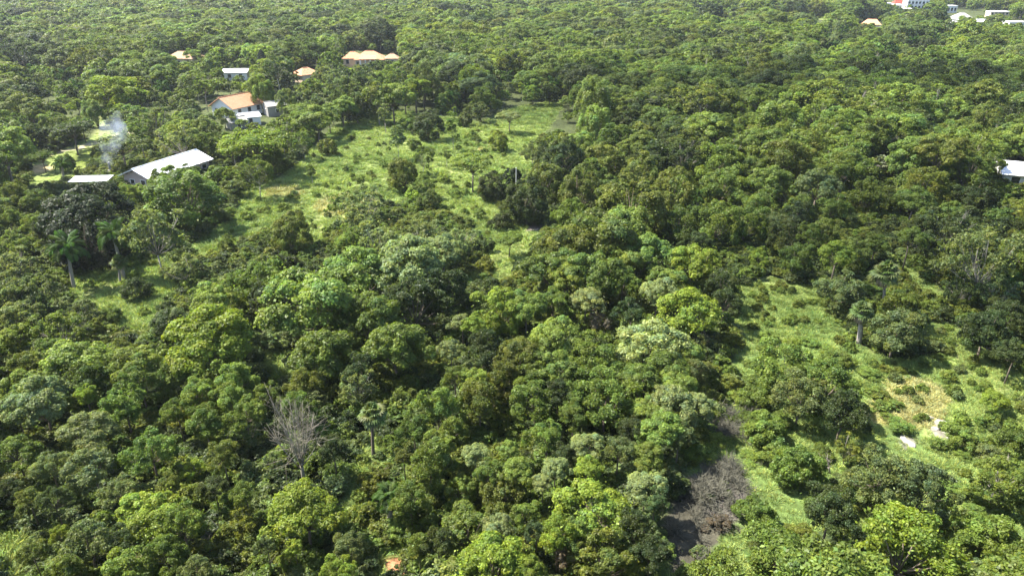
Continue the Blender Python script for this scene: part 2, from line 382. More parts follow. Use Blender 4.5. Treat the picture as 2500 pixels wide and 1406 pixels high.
NV = {'dome': 5, 'bushy': 6, 'dense': 4, 'umbrella': 3, 'sparse': 4, 'slender': 3, 'shrub': 4, 'plume': 2}
PROTO = {0: {}, 1: {}, 2: {}}
for ki, (k, nv) in enumerate(NV.items()):
    PROTO[0][k] = [build_kind(k, 1000 + ki * 50 + v, 0) for v in range(nv)]
    if k in ('dome', 'bushy', 'dense', 'umbrella', 'shrub', 'sparse', 'slender', 'plume'):
        PROTO[1][k] = [build_kind(k, 3000 + ki * 50 + v, 1) for v in range(3)]
    if k in ('dome', 'bushy', 'dense'):
        PROTO[2][k] = [build_kind(k, 5000 + ki * 50 + v, 2) for v in range(3)]

KHC = {k: float(np.mean(v)) for k, v in KHC.items()}
def tuft(seed, nb=110, spread=.5, h=.7):
    g = np.random.default_rng(seed); a_ = g.uniform(0, 6.283, nb); rr = np.sqrt(g.uniform(0, 1, nb)) * spread * .5
    p = np.stack([rr * np.cos(a_), rr * np.sin(a_), np.zeros(nb)], 1)
    lean = norm(np.stack([np.cos(a_) * .6 + g.normal(0, .35, nb), np.sin(a_) * .6 + g.normal(0, .35, nb), np.ones(nb)], 1))
    L = g.uniform(.45, 1.1, nb) * h; side = norm(np.cross(lean, rdirs(nb, g))) * (.020 * g.uniform(.7, 1.5, nb))[:, None]
    tip = p + lean * L[:, None]; tip[:, 2] -= L * .15
    V = np.stack([p - side, p + side, tip + side * .7, tip - side * .7], 1).reshape(-1, 3)
    val = np.exp(g.normal(0, .22, nb)); wm = g.normal(0, .12, nb)
    lv = np.stack([val * (1 + wm * 1.4), val * (1 + .3 * wm), val * (1 - wm)], 1).clip(.2, 2.4)
    return mesh_from('grass_tuft', V, np.arange(nb * 4, dtype=np.int32).reshape(-1, 4), [M['grass']], fcol=lv)

TINT = {'y': (.140, .186, .022), 'l': (.120, .165, .030), 'p': (.152, .186, .064), 'm': (.086, .122, .021), 'g': (.102, .131, .042),
        'd': (.045, .064, .018), 'k': (.022, .036, .012), 'o': (.098, .118, .020), 'b': (.120, .100, .070)}
TWORD = {'y': 'bright yellow-green', 'l': 'light green', 'p': 'pale grey-green', 'm': 'mid-green', 'g': 'grey-green', 'd': 'dark green', 'k': 'near-black green', 'o': 'olive', 'b': 'brownish dry'}
KNAME = {'dome': 'spreading_tree', 'bushy': 'broadleaf_tree', 'dense': 'dense_tree', 'umbrella': 'umbrella_tree', 'sparse': 'open_tree', 'slender': 'slender_tree', 'shrub': 'shrub', 'plume': 'bamboo_clump'}
KWORD = {'dome': 'domed tree', 'bushy': 'bushy tree', 'dense': 'round-crowned tree', 'umbrella': 'flat-topped tree', 'sparse': 'open-branched tree', 'slender': 'slender tree', 'shrub': 'shrub', 'plume': 'plumed clump'}

# ------------------------------------------------------------------ trees placed one by one: crown centre x, y, crown width (photo pixels), kind, tint (a few dark tints paint in shade)
KC = {'D': 'dome', 'B': 'bushy', 'R': 'dense', 'U': 'umbrella', 'S': 'sparse', 'L': 'slender', 'h': 'shrub', 'P': 'plume'}
HAND = '''
95 970 175 Dp; 208 962 75 By; 300 985 130 Bm; 212 1042 135 Dg; 218 1125 130 Dg; 68 1215 78 Bo; 34 1095 105 Bm; 122 1135 95 Bg; 365 1095 135 Bl; 470 1142 72 Sy;
497 1022 110 Bm; 508 985 90 So; 597 1003 105 Bl; 603 1050 85 Sg; 724 985 95 Bm; 355 1248 165 Dy; 442 1275 125 Bm; 742 1236 205 Dy; 702 1372 62 Ry; 718 1330 44 Dy;
210 1322 155 Bg; 140 1300 52 By; 78 1350 66 Bo; 326 1380 135 Bl; 594 1272 92 So; 597 1200 76 Bm; 822 1392 80 By; 812 1090 86 Bd; 130 1220 84 Bd; 290 1190 95 Bg; 300 1320 84 Bd;
660 1130 60 Sg; 410 1180 80 Bo; 540 1100 90 Bo; 430 1000 80 Bm; 400 1350 110 Bm; 480 1390 90 Bg; 520 1180 70 Bd; 650 1330 60 Bd; 25 1190 70 Bd; 150 1390 110 Bm; 40 1010 70 Bm;
874 957 98 Sp; 966 1280 70 Dl; 1010 1042 92 Bm; 1070 1075 115 Bl; 1070 990 135 Bl; 1048 1130 135 Bm; 1170 968 150 Bo; 1199 944 70 Sb; 1308 967 125 Bm; 1362 958 100 Bd; 1478 975 175 Bm;
1636 985 150 Dp; 1580 992 85 Dl; 1615 1040 130 Dl; 1161 1098 78 Dp; 1246 1093 62 Dl; 1335 1062 112 Bm; 1431 1083 88 Dp; 1510 1097 95 Bg; 1356 1134 78 Dp; 1325 1174 58 Dp; 1263 1150 88 Dl;
1431 1138 78 Dy; 1581 1114 95 Dl; 1578 1174 105 Dp; 1124 1200 95 Rl; 1223 1203 130 Ro; 1000 1210 115 Bm; 1456 1220 205 Dy; 1284 1252 95 Bm; 1137 1298 150 Rm; 1216 1286 84 Dp; 1362 1298 112 By;
1069 1325 90 Bd; 1205 1375 195 Dy; 1292 1392 95 Dy; 1378 1345 90 Sb; 1480 1375 165 Ro; 1022 1330 85 Bm; 857 1330 95 Bg; 848 1396 70 By; 1550 1290 130 Bd; 1590 1340 110 Bd; 1600 1215 90 Bd; 930 1150 60 So;
1100 1040 80 Bm; 1400 1010 90 Bm; 1545 1040 90 Bd; 1660 1060 85 Bg; 1380 1100 70 Bd; 1190 1150 80 Bm; 1310 1290 60 Bd; 1420 1290 100 Bl; 880 1245 60 hm; 1130 1390 80 Bl; 985 1110 60 Bo;
1930 890 170 Bl; 2020 930 170 Bm; 1960 960 150 Bg; 2070 1092 75 So; 2150 1150 160 Bg; 2255 1185 165 Bg; 2215 1338 265 By; 2432 972 72 Dy; 2446 1150 155 Sl; 1704 980 95 Dp; 1870 1045 110 hl; 1850 960 90 hl; 1940 1130 130 hm; 1760 1400 150 hm;
1900 1330 170 hm; 1850 1240 100 hm; 2030 1240 150 Bd; 2100 1370 110 hd; 1990 1390 130 hm; 2400 1290 150 hm; 2480 1350 120 hl; 2350 1060 90 hl; 2480 1075 90 hm; 2060 1000 150 Bd; 2110 1180 110 hm;
212 525 200 Rk; 205 590 150 Rk; 450 482 168 Rm; 408 442 100 Bm; 460 425 80 Bm; 345 470 70 Bl; 393 474 28 hy; 375 575 155 Sg; 445 645 100 Sp; 502 708 75 Sl; 553 587 46 Sm; 710 570 98 Ro; 642 675 168 Bm; 578 692 80 Bl; 553 735 105 So; 650 720 120 Bd;
420 788 96 Rd; 506 818 235 Dy; 45 822 82 Ry; 62 880 90 Bo; 190 868 175 Dl; 137 790 125 Sl; 34 640 125 Sp; 20 720 145 Bg; 85 715 125 Bg; 188 768 100 Sg; 273 768 55 hm; 330 703 68 hd; 300 850 80 Bo;
85 540 66 Bl; 20 530 70 Bm; 108 555 60 Bd; 340 882 125 Dl; 446 904 112 Bm; 565 912 125 Bl; 205 925 125 Bm; 60 930 110 Dl; 340 930 110 Bm; 480 950 110 Bl; 560 965 95 Bm; 640 960 95 Sl; 740 930 100 Bo;
40 590 90 Bm; 60 760 100 Bg; 120 850 85 Bm; 40 470 80 Bo; 90 480 75 Bm; 310 480 80 Bl; 330 520 70 Sg; 700 650 110 Bd; 
762 735 235 Dl; 868 655 200 Dl; 990 640 190 Dp; 1080 605 125 Dp; 1010 735 190 Bd; 1080 705 140 Bd; 962 830 175 Dm; 785 850 175 Dm; 870 900 110 Bd; 900 760 180 Dm; 1035 580 105 Sp; 1117 573 105 Sp; 880 530 115 Sp; 900 492 85 Sp; 930 590 130 Sp;
1048 487 58 Rm; 1005 474 42 hy; 850 585 92 Bl; 1243 583 78 Ul; 1190 598 36 Rd; 1222 535 62 hd; 1284 497 105 Rd; 1393 525 115 Bm; 1478 572 185 Do; 1390 592 155 Do; 1530 549 135 Dl; 1342 648 145 Dm; 1455 612 130 Bm; 1581 603 145 Dl; 1455 665 155 Dm;
1632 678 95 Dl; 1547 508 175 Ro; 1431 722 94 Dp; 1605 712 105 Dp; 1690 752 160 Dy; 1462 778 64 Sb; 1223 758 135 Ry; 1151 790 74 Dy; 1128 782 66 Dp; 1100 850 74 Dp; 1188 855 125 Bd; 1270 853 115 Do; 1349 815 135 Dl; 1308 888 110 Bm; 1372 890 112 Dl;
1462 888 155 Bm; 1585 838 185 Dp; 1632 890 125 Dm; 1233 914 112 Bo; 1150 926 84 Bl; 1285 745 110 Dl; 1350 730 110 Bm; 1520 690 110 Bm; 1540 760 90 Bd; 1400 960 100 Bm; 1560 920 110 Dl; 1110 915 70 Bm; 1680 850 100 Dl; 1700 900 85 Bg; 1650 930 100 Dl; 1380 670 110 Dl; 1530 630 110 Do;
1820 535 112 Bm; 1892 535 84 Ug; 1742 540 132 Bm; 1704 588 84 Bd; 1694 632 125 Dy; 1851 632 52 Ry; 1940 617 88 Bm; 2012 573 95 Ro; 2077 622 110 Ro; 2053 700 128 Bg; 2206 735 112 Bm; 2193 797 155 Bg; 2138 597 74 Bm; 2326 548 132 Sg; 2394 632 200 Sg; 2411 800 155 Bd; 2036 500 92 Bm; 1950 520 90 Bd;
1770 735 80 Bd; 1760 690 90 Bd; 2470 760 110 Bd; 2440 700 110 Sg; 2350 700 90 Sd; 2460 560 110 Bd; 2250 560 95 Bd; 2480 860 90 Bd; 2300 640 80 So; 1650 540 120 Bm; 1640 480 120 Ro; 1420 470 120 Ro; 1330 440 110 Ro; 1760 450 120 Bl; 1880 430 120 Dm; 2000 440 130 Dg; 2130 470 120 Bm; 2250 450 130 Bo; 2380 470 120 Bd;
1845 372 42 Ry; 1790 390 80 Dl; 1920 470 60 So; 1480 400 110 Ro; 1380 380 100 Ro; 1560 430 110 Ro; 1450 300 90 Pl; 1500 340 110 Bm; 1400 340 80 Bo; 1440 250 110 Pl;
637 214 72 Py; 700 240 55 Pl; 725 262 66 Ul; 622 350 165 Uy; 660 385 90 Bo; 440 335 110 Sp; 500 350 84 Bm; 292 348 120 Ug; 800 358 44 Ro; 1216 345 50 Ry; 1243 285 64 Up; 1200 457 74 Rd; 1253 432 40 Rk; 1152 402 105 Ul; 985 430 76 Ro; 1030 388 60 Sm; 970 335 42 Lg; 938 275 36 Lg;
1136 290 37 Ro; 1045 302 82 Rd; 1300 368 62 Sg; 626 425 90 Sm; 100 377 68 Um; 60 265 125 Do; 75 325 88 Bd; 172 312 105 Ud; 160 398 44 Rm; 760 420 24 Lm; 880 440 22 Lm; 1090 380 24 Lm; 1105 315 40 Lm; 925 262 36 Ro; 955 250 38 Rd; 380 290 100 Sg; 300 290 90 Sg; 480 290 84 Bg; 545 278 52 Bl; 590 300 34 Ul; 230 270 50 Pl; 470 130 60 Bl; 590 120 80 Ul;
690 330 80 Sm; 740 350 60 Sm; 840 490 52 Sp; 820 500 40 Ll; 1040 440 64 Sl; 600 520 40 hl; 500 560 30 hl; 690 500 34 hl; 940 400 30 hl; 870 380 22 hl; 1010 350 40 hm; 1080 430 40 hl; 1110 470 30 hl; 1170 520 36 hl; 1000 300 50 hm; 1150 330 34 hl; 770 470 26 hl; 1290 460 34 hm; 860 330 20 hl; 650 510 24 hl;
'''
trees = []   # dicts: x, y, W, kind, tint, hand
def add_tree(x, y, W, kind, t, hand, lift=0.0):
    hz = min(1.0, (9.0 / max(W, .1)) ** .5) if kind not in ('shrub',) else 1.0
    trees.append(dict(x=x, y=y, W=W, hz=hz, kind=kind, t=t, hand=hand, lift=lift))
for e in HAND.replace('\n', ' ').split(';'):
    e = e.split()
    if len(e) != 4: continue
    cx, cy, w, kt = float(e[0]), float(e[1]), float(e[2]), e[3]
    kind = KC[kt[0]]; h = 4.0
    for _ in range(4):
        p = at(cx, cy, h); W = w / F * float(proj(p.x, p.y, p.z)[2])
        hz = min(1.0, (9.0 / W) ** .5); lift = max(0.0, (7.5 - W) * .5) if kt[0] in 'DB' and not clear_at(cx, cy + .5 * w) else 0.0; h = KHC[kind] * W * hz + lift
    add_tree(p.x, p.y, W, kind, kt[1], True, lift)

# ------------------------------------------------------------------ fill: the rest of the wood, scattered where the photograph shows trees
PALMS = [  # crown centre, crown width in photo pixels, base y, kind
 (165, 606, 96, 705, 'royal'), (275, 572, 88, 683, 'royal'), (908, 1012, 78, 1116, 'fan'), (2162, 668, 78, 750, 'fan'), (2104, 762, 66, 840, 'fan'), (950, 1208, 92, 1290, 'royal'),
 (2466, 684, 66, 740, 'royal'), (2150, 402, 54, 440, 'fan'), (1104, 240, 50, 275, 'royal'), (152, 402, 50, 440, 'royal'), (395, 215, 46, 250, 'royal'), (160, 185, 46, 215, 'royal'), (1352, 205, 46, 240, 'royal'),
 (1240, 190, 44, 225, 'royal'), (290, 640, 46, 690, 'fan'), (1700, 480, 50, 520, 'royal'), (2060, 76, 30, 96, 'royal'), (2230, 100, 32, 124, 'royal'), (2292, 96, 30, 118, 'royal'), (2020, 92, 28, 112, 'royal'), (2180, 122, 32, 146, 'royal'), (1290, 215, 44, 246, 'royal'), (80, 172, 40, 200, 'royal'), (190, 212, 44, 242, 'royal')]
hx = np.array([t['x'] for t in trees]); hy = np.array([t['y'] for t in trees]); hw = np.array([t['W'] for t in trees])
def fill(d0, d1, s, kinds, g):
    nx = int((1.0 * d1 + 60) / s) + 1; yy = np.arange(d0, d1, s * .87); out = []
    for r_, y in enumerate(yy):
        xs = (np.arange(-nx, nx + 1) + .5 * (r_ % 2)) * s
        xs = xs[np.abs(xs) < .80 * y * 1.08 + 26]
        out.append(np.stack([xs + g.uniform(-.42, .42, len(xs)) * s, y + g.uniform(-.42, .42, len(xs)) * s], 1))
    return np.concatenate(out)
bands = [(22, 95, 4.6), (95, 170, 5.6), (170, 330, 7.2), (330, 620, 9.0), (620, 1250, 11.5)]
cand = []
for d0, d1, s in bands:
    p = fill(d0, d1, s, None, rng); W = s * rng.uniform(.9, 2.2, len(p)); cand.append(np.column_stack([p, W]))
cand = np.concatenate(cand)
X, Y, W = cand.T
LF = np.maximum(0, (7.0 - W) * .45) + rng.uniform(0, 1, len(W)) ** 2 * 3.2; hc = .5 * W * np.minimum(1, (9 / W) ** .5) + LF
G = ground(X, Y)
ok = np.ones(len(X), bool)
gx, gy, gz = proj(X, Y, G); cx, cy, cz = proj(X, Y, G + hc); rp = W / cz * F * .5
for fx, fy in ((0, 0), (-.95, .1), (.95, .1), (0, -1.05), (0, -.5), (-.65, -.75), (.65, -.75), (0, .6), (-.6, .5), (.6, .5)):
    ok &= ~clear_at(cx + fx * rp, cy + fy * rp)
ok &= ~inpoly(gx, gy, GULLY) & ~inpoly(cx, cy, GULLY)
inscrub = inpoly(gx, gy, SCRUB)
for (x0, y0, x1, y1) in KEEP:
    ok &= ~((cx + rp * .9 > x0) & (cx - rp * .9 < x1) & (cy + rp * .8 > y0) & (cy - rp * .85 < y1))
for (ax, ay, aw, ab, k_) in PALMS:
    ok &= ~((np.abs(cx - ax) < rp * .8 + aw * .4) & (cy - rp * .8 < ab) & (cy + rp > ay - aw * .3) & (gy > ab - 8))
for i in range(len(hx)):
    near = np.hypot(X - hx[i], Y - hy[i]) < np.where(Y < 120, .47, .42) * (W + hw[i]); ok &= ~near
ok &= ~inscrub
FOOT = [(q.x, q.y, 7.5) for q in (at(575, 280), at(668, 280), at(606, 304), at(585, 312), at(905, 160), at(865, 160), at(958, 160), at(749, 198), at(580, 192), at(456, 158), at(38, 134), at(2512, 458), at(385, 425), at(335, 445), at(440, 405))]
for (hxx, hyy, hr) in FOOT: ok &= ~(np.hypot(X - hxx, Y - hyy) < hr)
ok &= ground(X, Y) > -25
ok2 = np.zeros(len(X), bool); Ws = W * .42                       # small trees and saplings where a full crown would hide a house
cx2, cy2, cz2 = proj(X, Y, G + .5 * Ws); r2 = Ws / cz2 * F * .5; rej = ~ok & (G > -25)
for fx, fy in ((0, 0), (-.8, .1), (.8, .1), (0, -.75), (0, .5)): rej &= ~clear_at(cx2 + fx * r2, cy2 + fy * r2)
for (x0, y0, x1, y1) in KEEP: rej &= ~((cx2 + r2 * .9 > x0) & (cx2 - r2 * .9 < x1) & (cy2 + r2 * .3 > y0) & (cy2 - r2 * .75 < y1 - .35 * (y1 - y0)))
for i in range(len(hx)): rej &= ~(np.hypot(X - hx[i], Y - hy[i]) < .36 * (Ws + hw[i]))
for (hxx, hyy, hr) in FOOT: rej &= ~(np.hypot(X - hxx, Y - hyy) < hr)
rej &= ~inscrub & ~inpoly(gx, gy, GULLY) & (gy < 560)
W = np.where(rej, Ws, W); LF = np.where(rej, 0, LF); ok |= rej
X, Y, W, LF = X[ok], Y[ok], W[ok], LF[ok]
patch = wave(X, Y, 38, 1.0) + .5 * wave(X, Y, 13, 4.0)
kinds_ = ['dome', 'bushy', 'dense']
fx_, fy_, _z = proj(X, Y, ground(X, Y) + 4)
for i in range(len(X)):
    u = rng.uniform(); v = patch[i] + rng.normal(0, .55)
    kind = 'dome' if u < .36 else 'bushy' if u < .86 else 'dense'
    if Y[i] < 330 and rng.uniform() < .16: kind = 'sparse'
    if fx_[i] > 1300 and 180 < fy_[i] < 520:           # right-hand wood: cloud shade put into darker, more olive tints
        t = 'l' if v > .5 else 'o' if v > .2 else 'm' if v > -.5 else 'd'
        if rng.uniform() < .07: t = 'l'
    else:
        t = 'l' if v > .3 else 'o' if v > .15 else 'm' if v > -.35 else 'g' if v > -.9 else 'd'
        if rng.uniform() < .06: t = 'y'
    add_tree(X[i], Y[i], W[i], kind, t, False, LF[i])
# low scrub on the right and shrubs dotted over the open ground
def scatter_px(poly, n_, g):
    p = np.array(poly); pts = []
    x0, y0 = p.min(0); x1, y1 = p.max(0)
    P_ = np.stack([g.uniform(x0, x1, n_ * 40), g.uniform(y0, y1, n_ * 40)], 1)
    P_ = P_[inpoly(P_[:, 0], P_[:, 1], poly)]
    zc_ = np.array([float(at(a_, b_).y) for a_, b_ in P_[:n_ * 6]]); pr = zc_ ** 2.2; pr /= pr.sum()
    return P_[:len(pr)][g.choice(len(pr), min(n_, len(pr)), False, pr)]
pts = []
for y in np.arange(28, 100, 1.55):
    for x in np.arange(-5, 110, 1.75): pts.append((x + rng.uniform(-.8, .8), y + rng.uniform(-.7, .7)))
pts = np.array(pts); a_, b_, c_ = proj(pts[:, 0], pts[:, 1], ground(pts[:, 0], pts[:, 1]))
sel = inpoly(a_, b_, SCRUB) & ~clear_at(a_, b_) & ~inpoly(a_, b_, GULLY)
for (x, y) in pts[sel]:
    v = wave(x, y, 9, 2.0) + rng.normal(0, .5)
    if wave(x, y, 6.5, 7.0) + rng.normal(0, .3) < -.12: continue
    add_tree(x, y, rng.uniform(1.0, 2.9), 'shrub', 'l' if v > -.1 else 'm' if v > -.6 else 'g' if v > -.9 else 'o', False); trees[-1]['hz'] = rng.uniform(.35, .8)
sel = inpoly(a_, b_, GULLY)
for (x, y) in pts[sel]:
    if rng.uniform() < .55: add_tree(x, y, rng.uniform(.8, 1.9), 'shrub', rng.choice(list('ddmgb')), False); trees[-1]['hz'] = .7
for nm, n_ in (('field', 260), ('right', 120), ('glade', 26), ('gap', 14)):
    for q_ in scatter_px(CLEAR[nm], n_, rng):
        p = at(*q_); add_tree(p.x, p.y, rng.uniform(.6, 1.7), 'shrub', rng.choice(list('lllmog')), False)

# ------------------------------------------------------------------ which of them stand as things of their own
for t in trees:
    z = float(ground(t['x'], t['y'])); t['z'] = z; z += t['lift']
    a_, b_, c_ = proj(t['x'], t['y'], z + KHC[t['kind']] * t['W'] * t['hz'])
    t['px'], t['py'], t['wp'] = float(a_), float(b_), t['W'] / float(c_) * F
    t['vis'] = -t['wp'] * .35 < t['px'] < PW + t['wp'] * .35 and -20 < t['py'] < PH + t['wp'] * .35
pool = sorted([t for t in trees if t['vis']], key=lambda t: -(t['wp'] + (1000 if t['hand'] else 0)))
lim = {'tree': 470, 'shrub': 130}; indiv = []
for t in pool:
    k = 'shrub' if t['kind'] == 'shrub' else 'tree'
    if lim[k] > 0: lim[k] -= 1; indiv.append(t); t['own'] = True
rest = [t for t in trees if not t.get('own')]

MARKS = [('the leafless grey tree', 717, 1060), ('the long white-roofed shed', 385, 405), ('the orange-roofed house', 575, 250), ('the two royal palms', 220, 610),
 ('the fan palm in the gap', 908, 1015), ('the pale-trunked fan palms', 2130, 720), ('the grass strip lone tree', 1243, 600), ('the white rocky patch', 2298, 1048),
 ('the red soil patch', 960, 1385), ('the tiled villa', 905, 140), ('the right-edge white roof', 2480, 425), ('the bottom right corner', 2500, 1406), ('the bottom left corner', 0, 1406),
 ('the smoke plume', 270, 350), ('the grey brushwood gully', 1750, 1230), ('the white utility pole', 1260, 440), ('the dry grass patch', 2225, 975), ('the left edge glade', 330, 720),
 ('the picture centre', 1250, 800), ('the far white tower', 2235, 15), ('the right-hand wood', 1800, 400), ('the bottom edge middle', 1450, 1406), ('the field', 850, 430)]
ORD = ['nearest', 'second nearest', 'third nearest', 'fourth nearest', 'fifth nearest', 'sixth nearest', 'seventh nearest', 'eighth nearest', 'ninth nearest', 'tenth nearest']
SEC = ['right of', 'lower right of', 'below', 'lower left of', 'left of', 'upper left of', 'above', 'upper right of']
bins = {}
for t in indiv:
    d = [(math.hypot(t['px'] - m_[1], t['py'] - m_[2]), m_) for m_ in MARKS]; dd, m_ = min(d, key=lambda q: q[0])
    s_ = SEC[int(((math.degrees(math.atan2(t['py'] - m_[2], t['px'] - m_[1])) + 382.5) % 360) // 45)]
    size = 'large ' if t['wp'] > 140 else 'small ' if t['wp'] < 55 else ''
    bins.setdefault((size + TWORD[t['t']] + ' ' + KWORD[t['kind']], s_, m_[0]), []).append((dd, t))
for (what, s_, m_), v in bins.items():
    v.sort(key=lambda q: q[0])
    for i, (dd, t) in enumerate(v):
        if len(v) == 1: t['label'] = f'{what} {s_} {m_}'
        elif i < len(ORD): t['label'] = f'{what} {s_} {m_}, {ORD[i]}'
        else: t['label'] = f'{what} {s_} {m_}, {i + 1}th nearest'

def tinted(t, g):
    c = np.array(TINT[t]) * math.exp(g.normal(0, .13)); w_ = g.normal(0, .04)
    return [float(c[0] * (1 + w_)), float(c[1]), float(c[2] * (1 - w_))]

GROUPS = {'tree': 'trees of the wood', 'shrub': 'shrubs on the open ground', 'bamboo': 'bamboo clumps'}
for t in indiv:
    lod = 0 if t['wp'] > 46 else 1
    lst = PROTO[lod][t['kind']]; cr, tk = lst[int(rng.integers(len(lst)))]
    cat = 'shrub' if t['kind'] == 'shrub' else 'bamboo' if t['kind'] == 'plume' else 'tree'
    o = thing(KNAME[t['kind']], (t['x'], t['y'], t['z']), float(rng.uniform(0, 6.28)), t['label'], cat, GROUPS[cat],
              (t['W'] * float(rng.uniform(.92, 1.08)), t['W'] * float(rng.uniform(.92, 1.08)), t['W'] * t['hz'] * float(rng.uniform(.92, 1.1))))
    c = link('crown', cr, o); c['tint'] = tinted(t['t'], rng); c.location.z = t['lift'] / o.scale.z
    if tk: link('trunk' if cat != 'shrub' else 'stem', tk, o).location.z = t['lift'] / o.scale.z

# ------------------------------------------------------------------ uncounted growth: one object each, made of many small copies
LIB = bpy.data.collections.new('foliage_library')     # not in the scene: only a source for the three objects below
def stuff(name, rows, protos, label=None):
    """rows: x y z sx sy sz rz proto tint(3)"""
    A = np.array(rows, float); me = bpy.data.meshes.new(name); me.vertices.add(len(A))
    me.vertices.foreach_set('co', A[:, :3].astype(np.float32).ravel())
    for nm, ty, key, dat in (('scl', 'FLOAT_VECTOR', 'vector', A[:, 3:6]), ('rot', 'FLOAT_VECTOR', 'vector', np.stack([A[:, 6] * 0, A[:, 6] * 0, A[:, 6]], 1)), ('tint', 'FLOAT_VECTOR', 'vector', A[:, 8:11])):
        a_ = me.attributes.new(nm, ty, 'POINT'); a_.data.foreach_set(key, dat.astype(np.float32).ravel())
    a_ = me.attributes.new('pick', 'INT', 'POINT'); a_.data.foreach_set('value', A[:, 7].astype(np.int32))
    cl = bpy.data.collections.new(name + '_source')
    for i, p in enumerate(protos):
        cl.objects.link(bpy.data.objects.new(f'{name}_source_{i:03d}', p))
    o = link(name, me); tag(o, kind='stuff', label=label)
    ng = bpy.data.node_groups.new(name, 'GeometryNodeTree')
    ng.interface.new_socket('Geometry', in_out='INPUT', socket_type='NodeSocketGeometry'); ng.interface.new_socket('Geometry', in_out='OUTPUT', socket_type='NodeSocketGeometry')
    gi = ng.nodes.new('NodeGroupInput'); go = ng.nodes.new('NodeGroupOutput')
    ip = ng.nodes.new('GeometryNodeInstanceOnPoints'); ci = ng.nodes.new('GeometryNodeCollectionInfo')
    ci.inputs['Collection'].default_value = cl; ci.inputs['Separate Children'].default_value = True; ci.inputs['Reset Children'].default_value = True
    def at_(nm, ty):
        q = ng.nodes.new('GeometryNodeInputNamedAttribute'); q.data_type = ty; q.inputs[0].default_value = nm
        return next(s for s in q.outputs if s.enabled and s.name == 'Attribute')
    er = ng.nodes.new('FunctionNodeEulerToRotation')
    L_ = ng.links.new
    L_(gi.outputs[0], ip.inputs['Points']); L_(ci.outputs[0], ip.inputs['Instance']); ip.inputs['Pick Instance'].default_value = True
    L_(at_('pick', 'INT'), ip.inputs['Instance Index']); L_(at_('rot', 'FLOAT_VECTOR'), er.inputs[0]); L_(er.outputs[0], ip.inputs['Rotation'])
    L_(at_('scl', 'FLOAT_VECTOR'), ip.inputs['Scale']); L_(ip.outputs[0], go.inputs[0])
    md = o.modifiers.new('scatter', 'NODES'); md.node_group = ng
    return o

def join_pair(cr, tk, name):                    # crown and trunk as one mesh, for the uncounted trees
    if tk is None: return cr
    o1 = bpy.data.objects.new(name, cr.copy()); 
    import bmesh
    b_ = bmesh.new(); b_.from_mesh(cr); nb = len(b_.faces); b_.from_mesh(tk); b_.faces.ensure_lookup_table()
    for f in b_.faces[nb:]: f.material_index = 1
    me = bpy.data.meshes.new(name); b_.to_mesh(me); b_.free(); me.materials.append(cr.materials[0]); me.materials.append(tk.materials[0])
    bpy.data.objects.remove(o1); return me

protos = []; slot = {}
for lod in (0, 1, 2):
    for k in PROTO[lod]:
        for i, (cr, tk) in enumerate(PROTO[lod][k]):
            slot.setdefault((lod, k), []).append(len(protos)); protos.append(cr if k == 'shrub' else join_pair(cr, tk, f'{k}_whole'))
rows = []; srows = []
for t in rest:
    lod = 0 if t['wp'] > 70 else 1 if t['wp'] > 24 else 2
    k = t['kind']
    if (lod, k) not in slot: lod = 1
    q = rng.uniform(.9, 1.1, 3) * t['W']
    row = (t['x'], t['y'], t['z'] + t['lift'], q[0], q[1], q[2] * t['hz'], rng.uniform(0, 6.28), rng.choice(slot[(lod, k)]), *tinted(t['t'], rng))
    (srows if k == 'shrub' else rows).append(row)
# undergrowth beneath the trees, out to where the floor can no longer be seen
ug = fill(22, 170, 1.45, None, rng); a_, b_, c_ = proj(ug[:, 0], ug[:, 1], ground(ug[:, 0], ug[:, 1]))
sel = ~clear_at(a_, b_) & ~inpoly(a_, b_, GULLY) & ~inpoly(a_, b_, SCRUB); ug = ug[sel]
for (x, y) in ug:
    W_ = rng.uniform(1.4, 3.2); v = wave(x, y, 7, 3.0) + rng.normal(0, .5)
    srows.append((x, y, float(ground(x, y)), W_, W_, W_ * rng.uniform(.5, 1.0), rng.uniform(0, 6.28), rng.choice(slot[(1, 'shrub')]), *tinted('o' if v > .4 else 'm' if v > -.2 else 'd' if v > -.7 else 'g', rng)))
stuff('forest', rows, protos, 'wood of countless green trees running back to the horizon')
stuff('undergrowth', srows, protos, 'low leafy undergrowth and scrub between and beneath the trees')
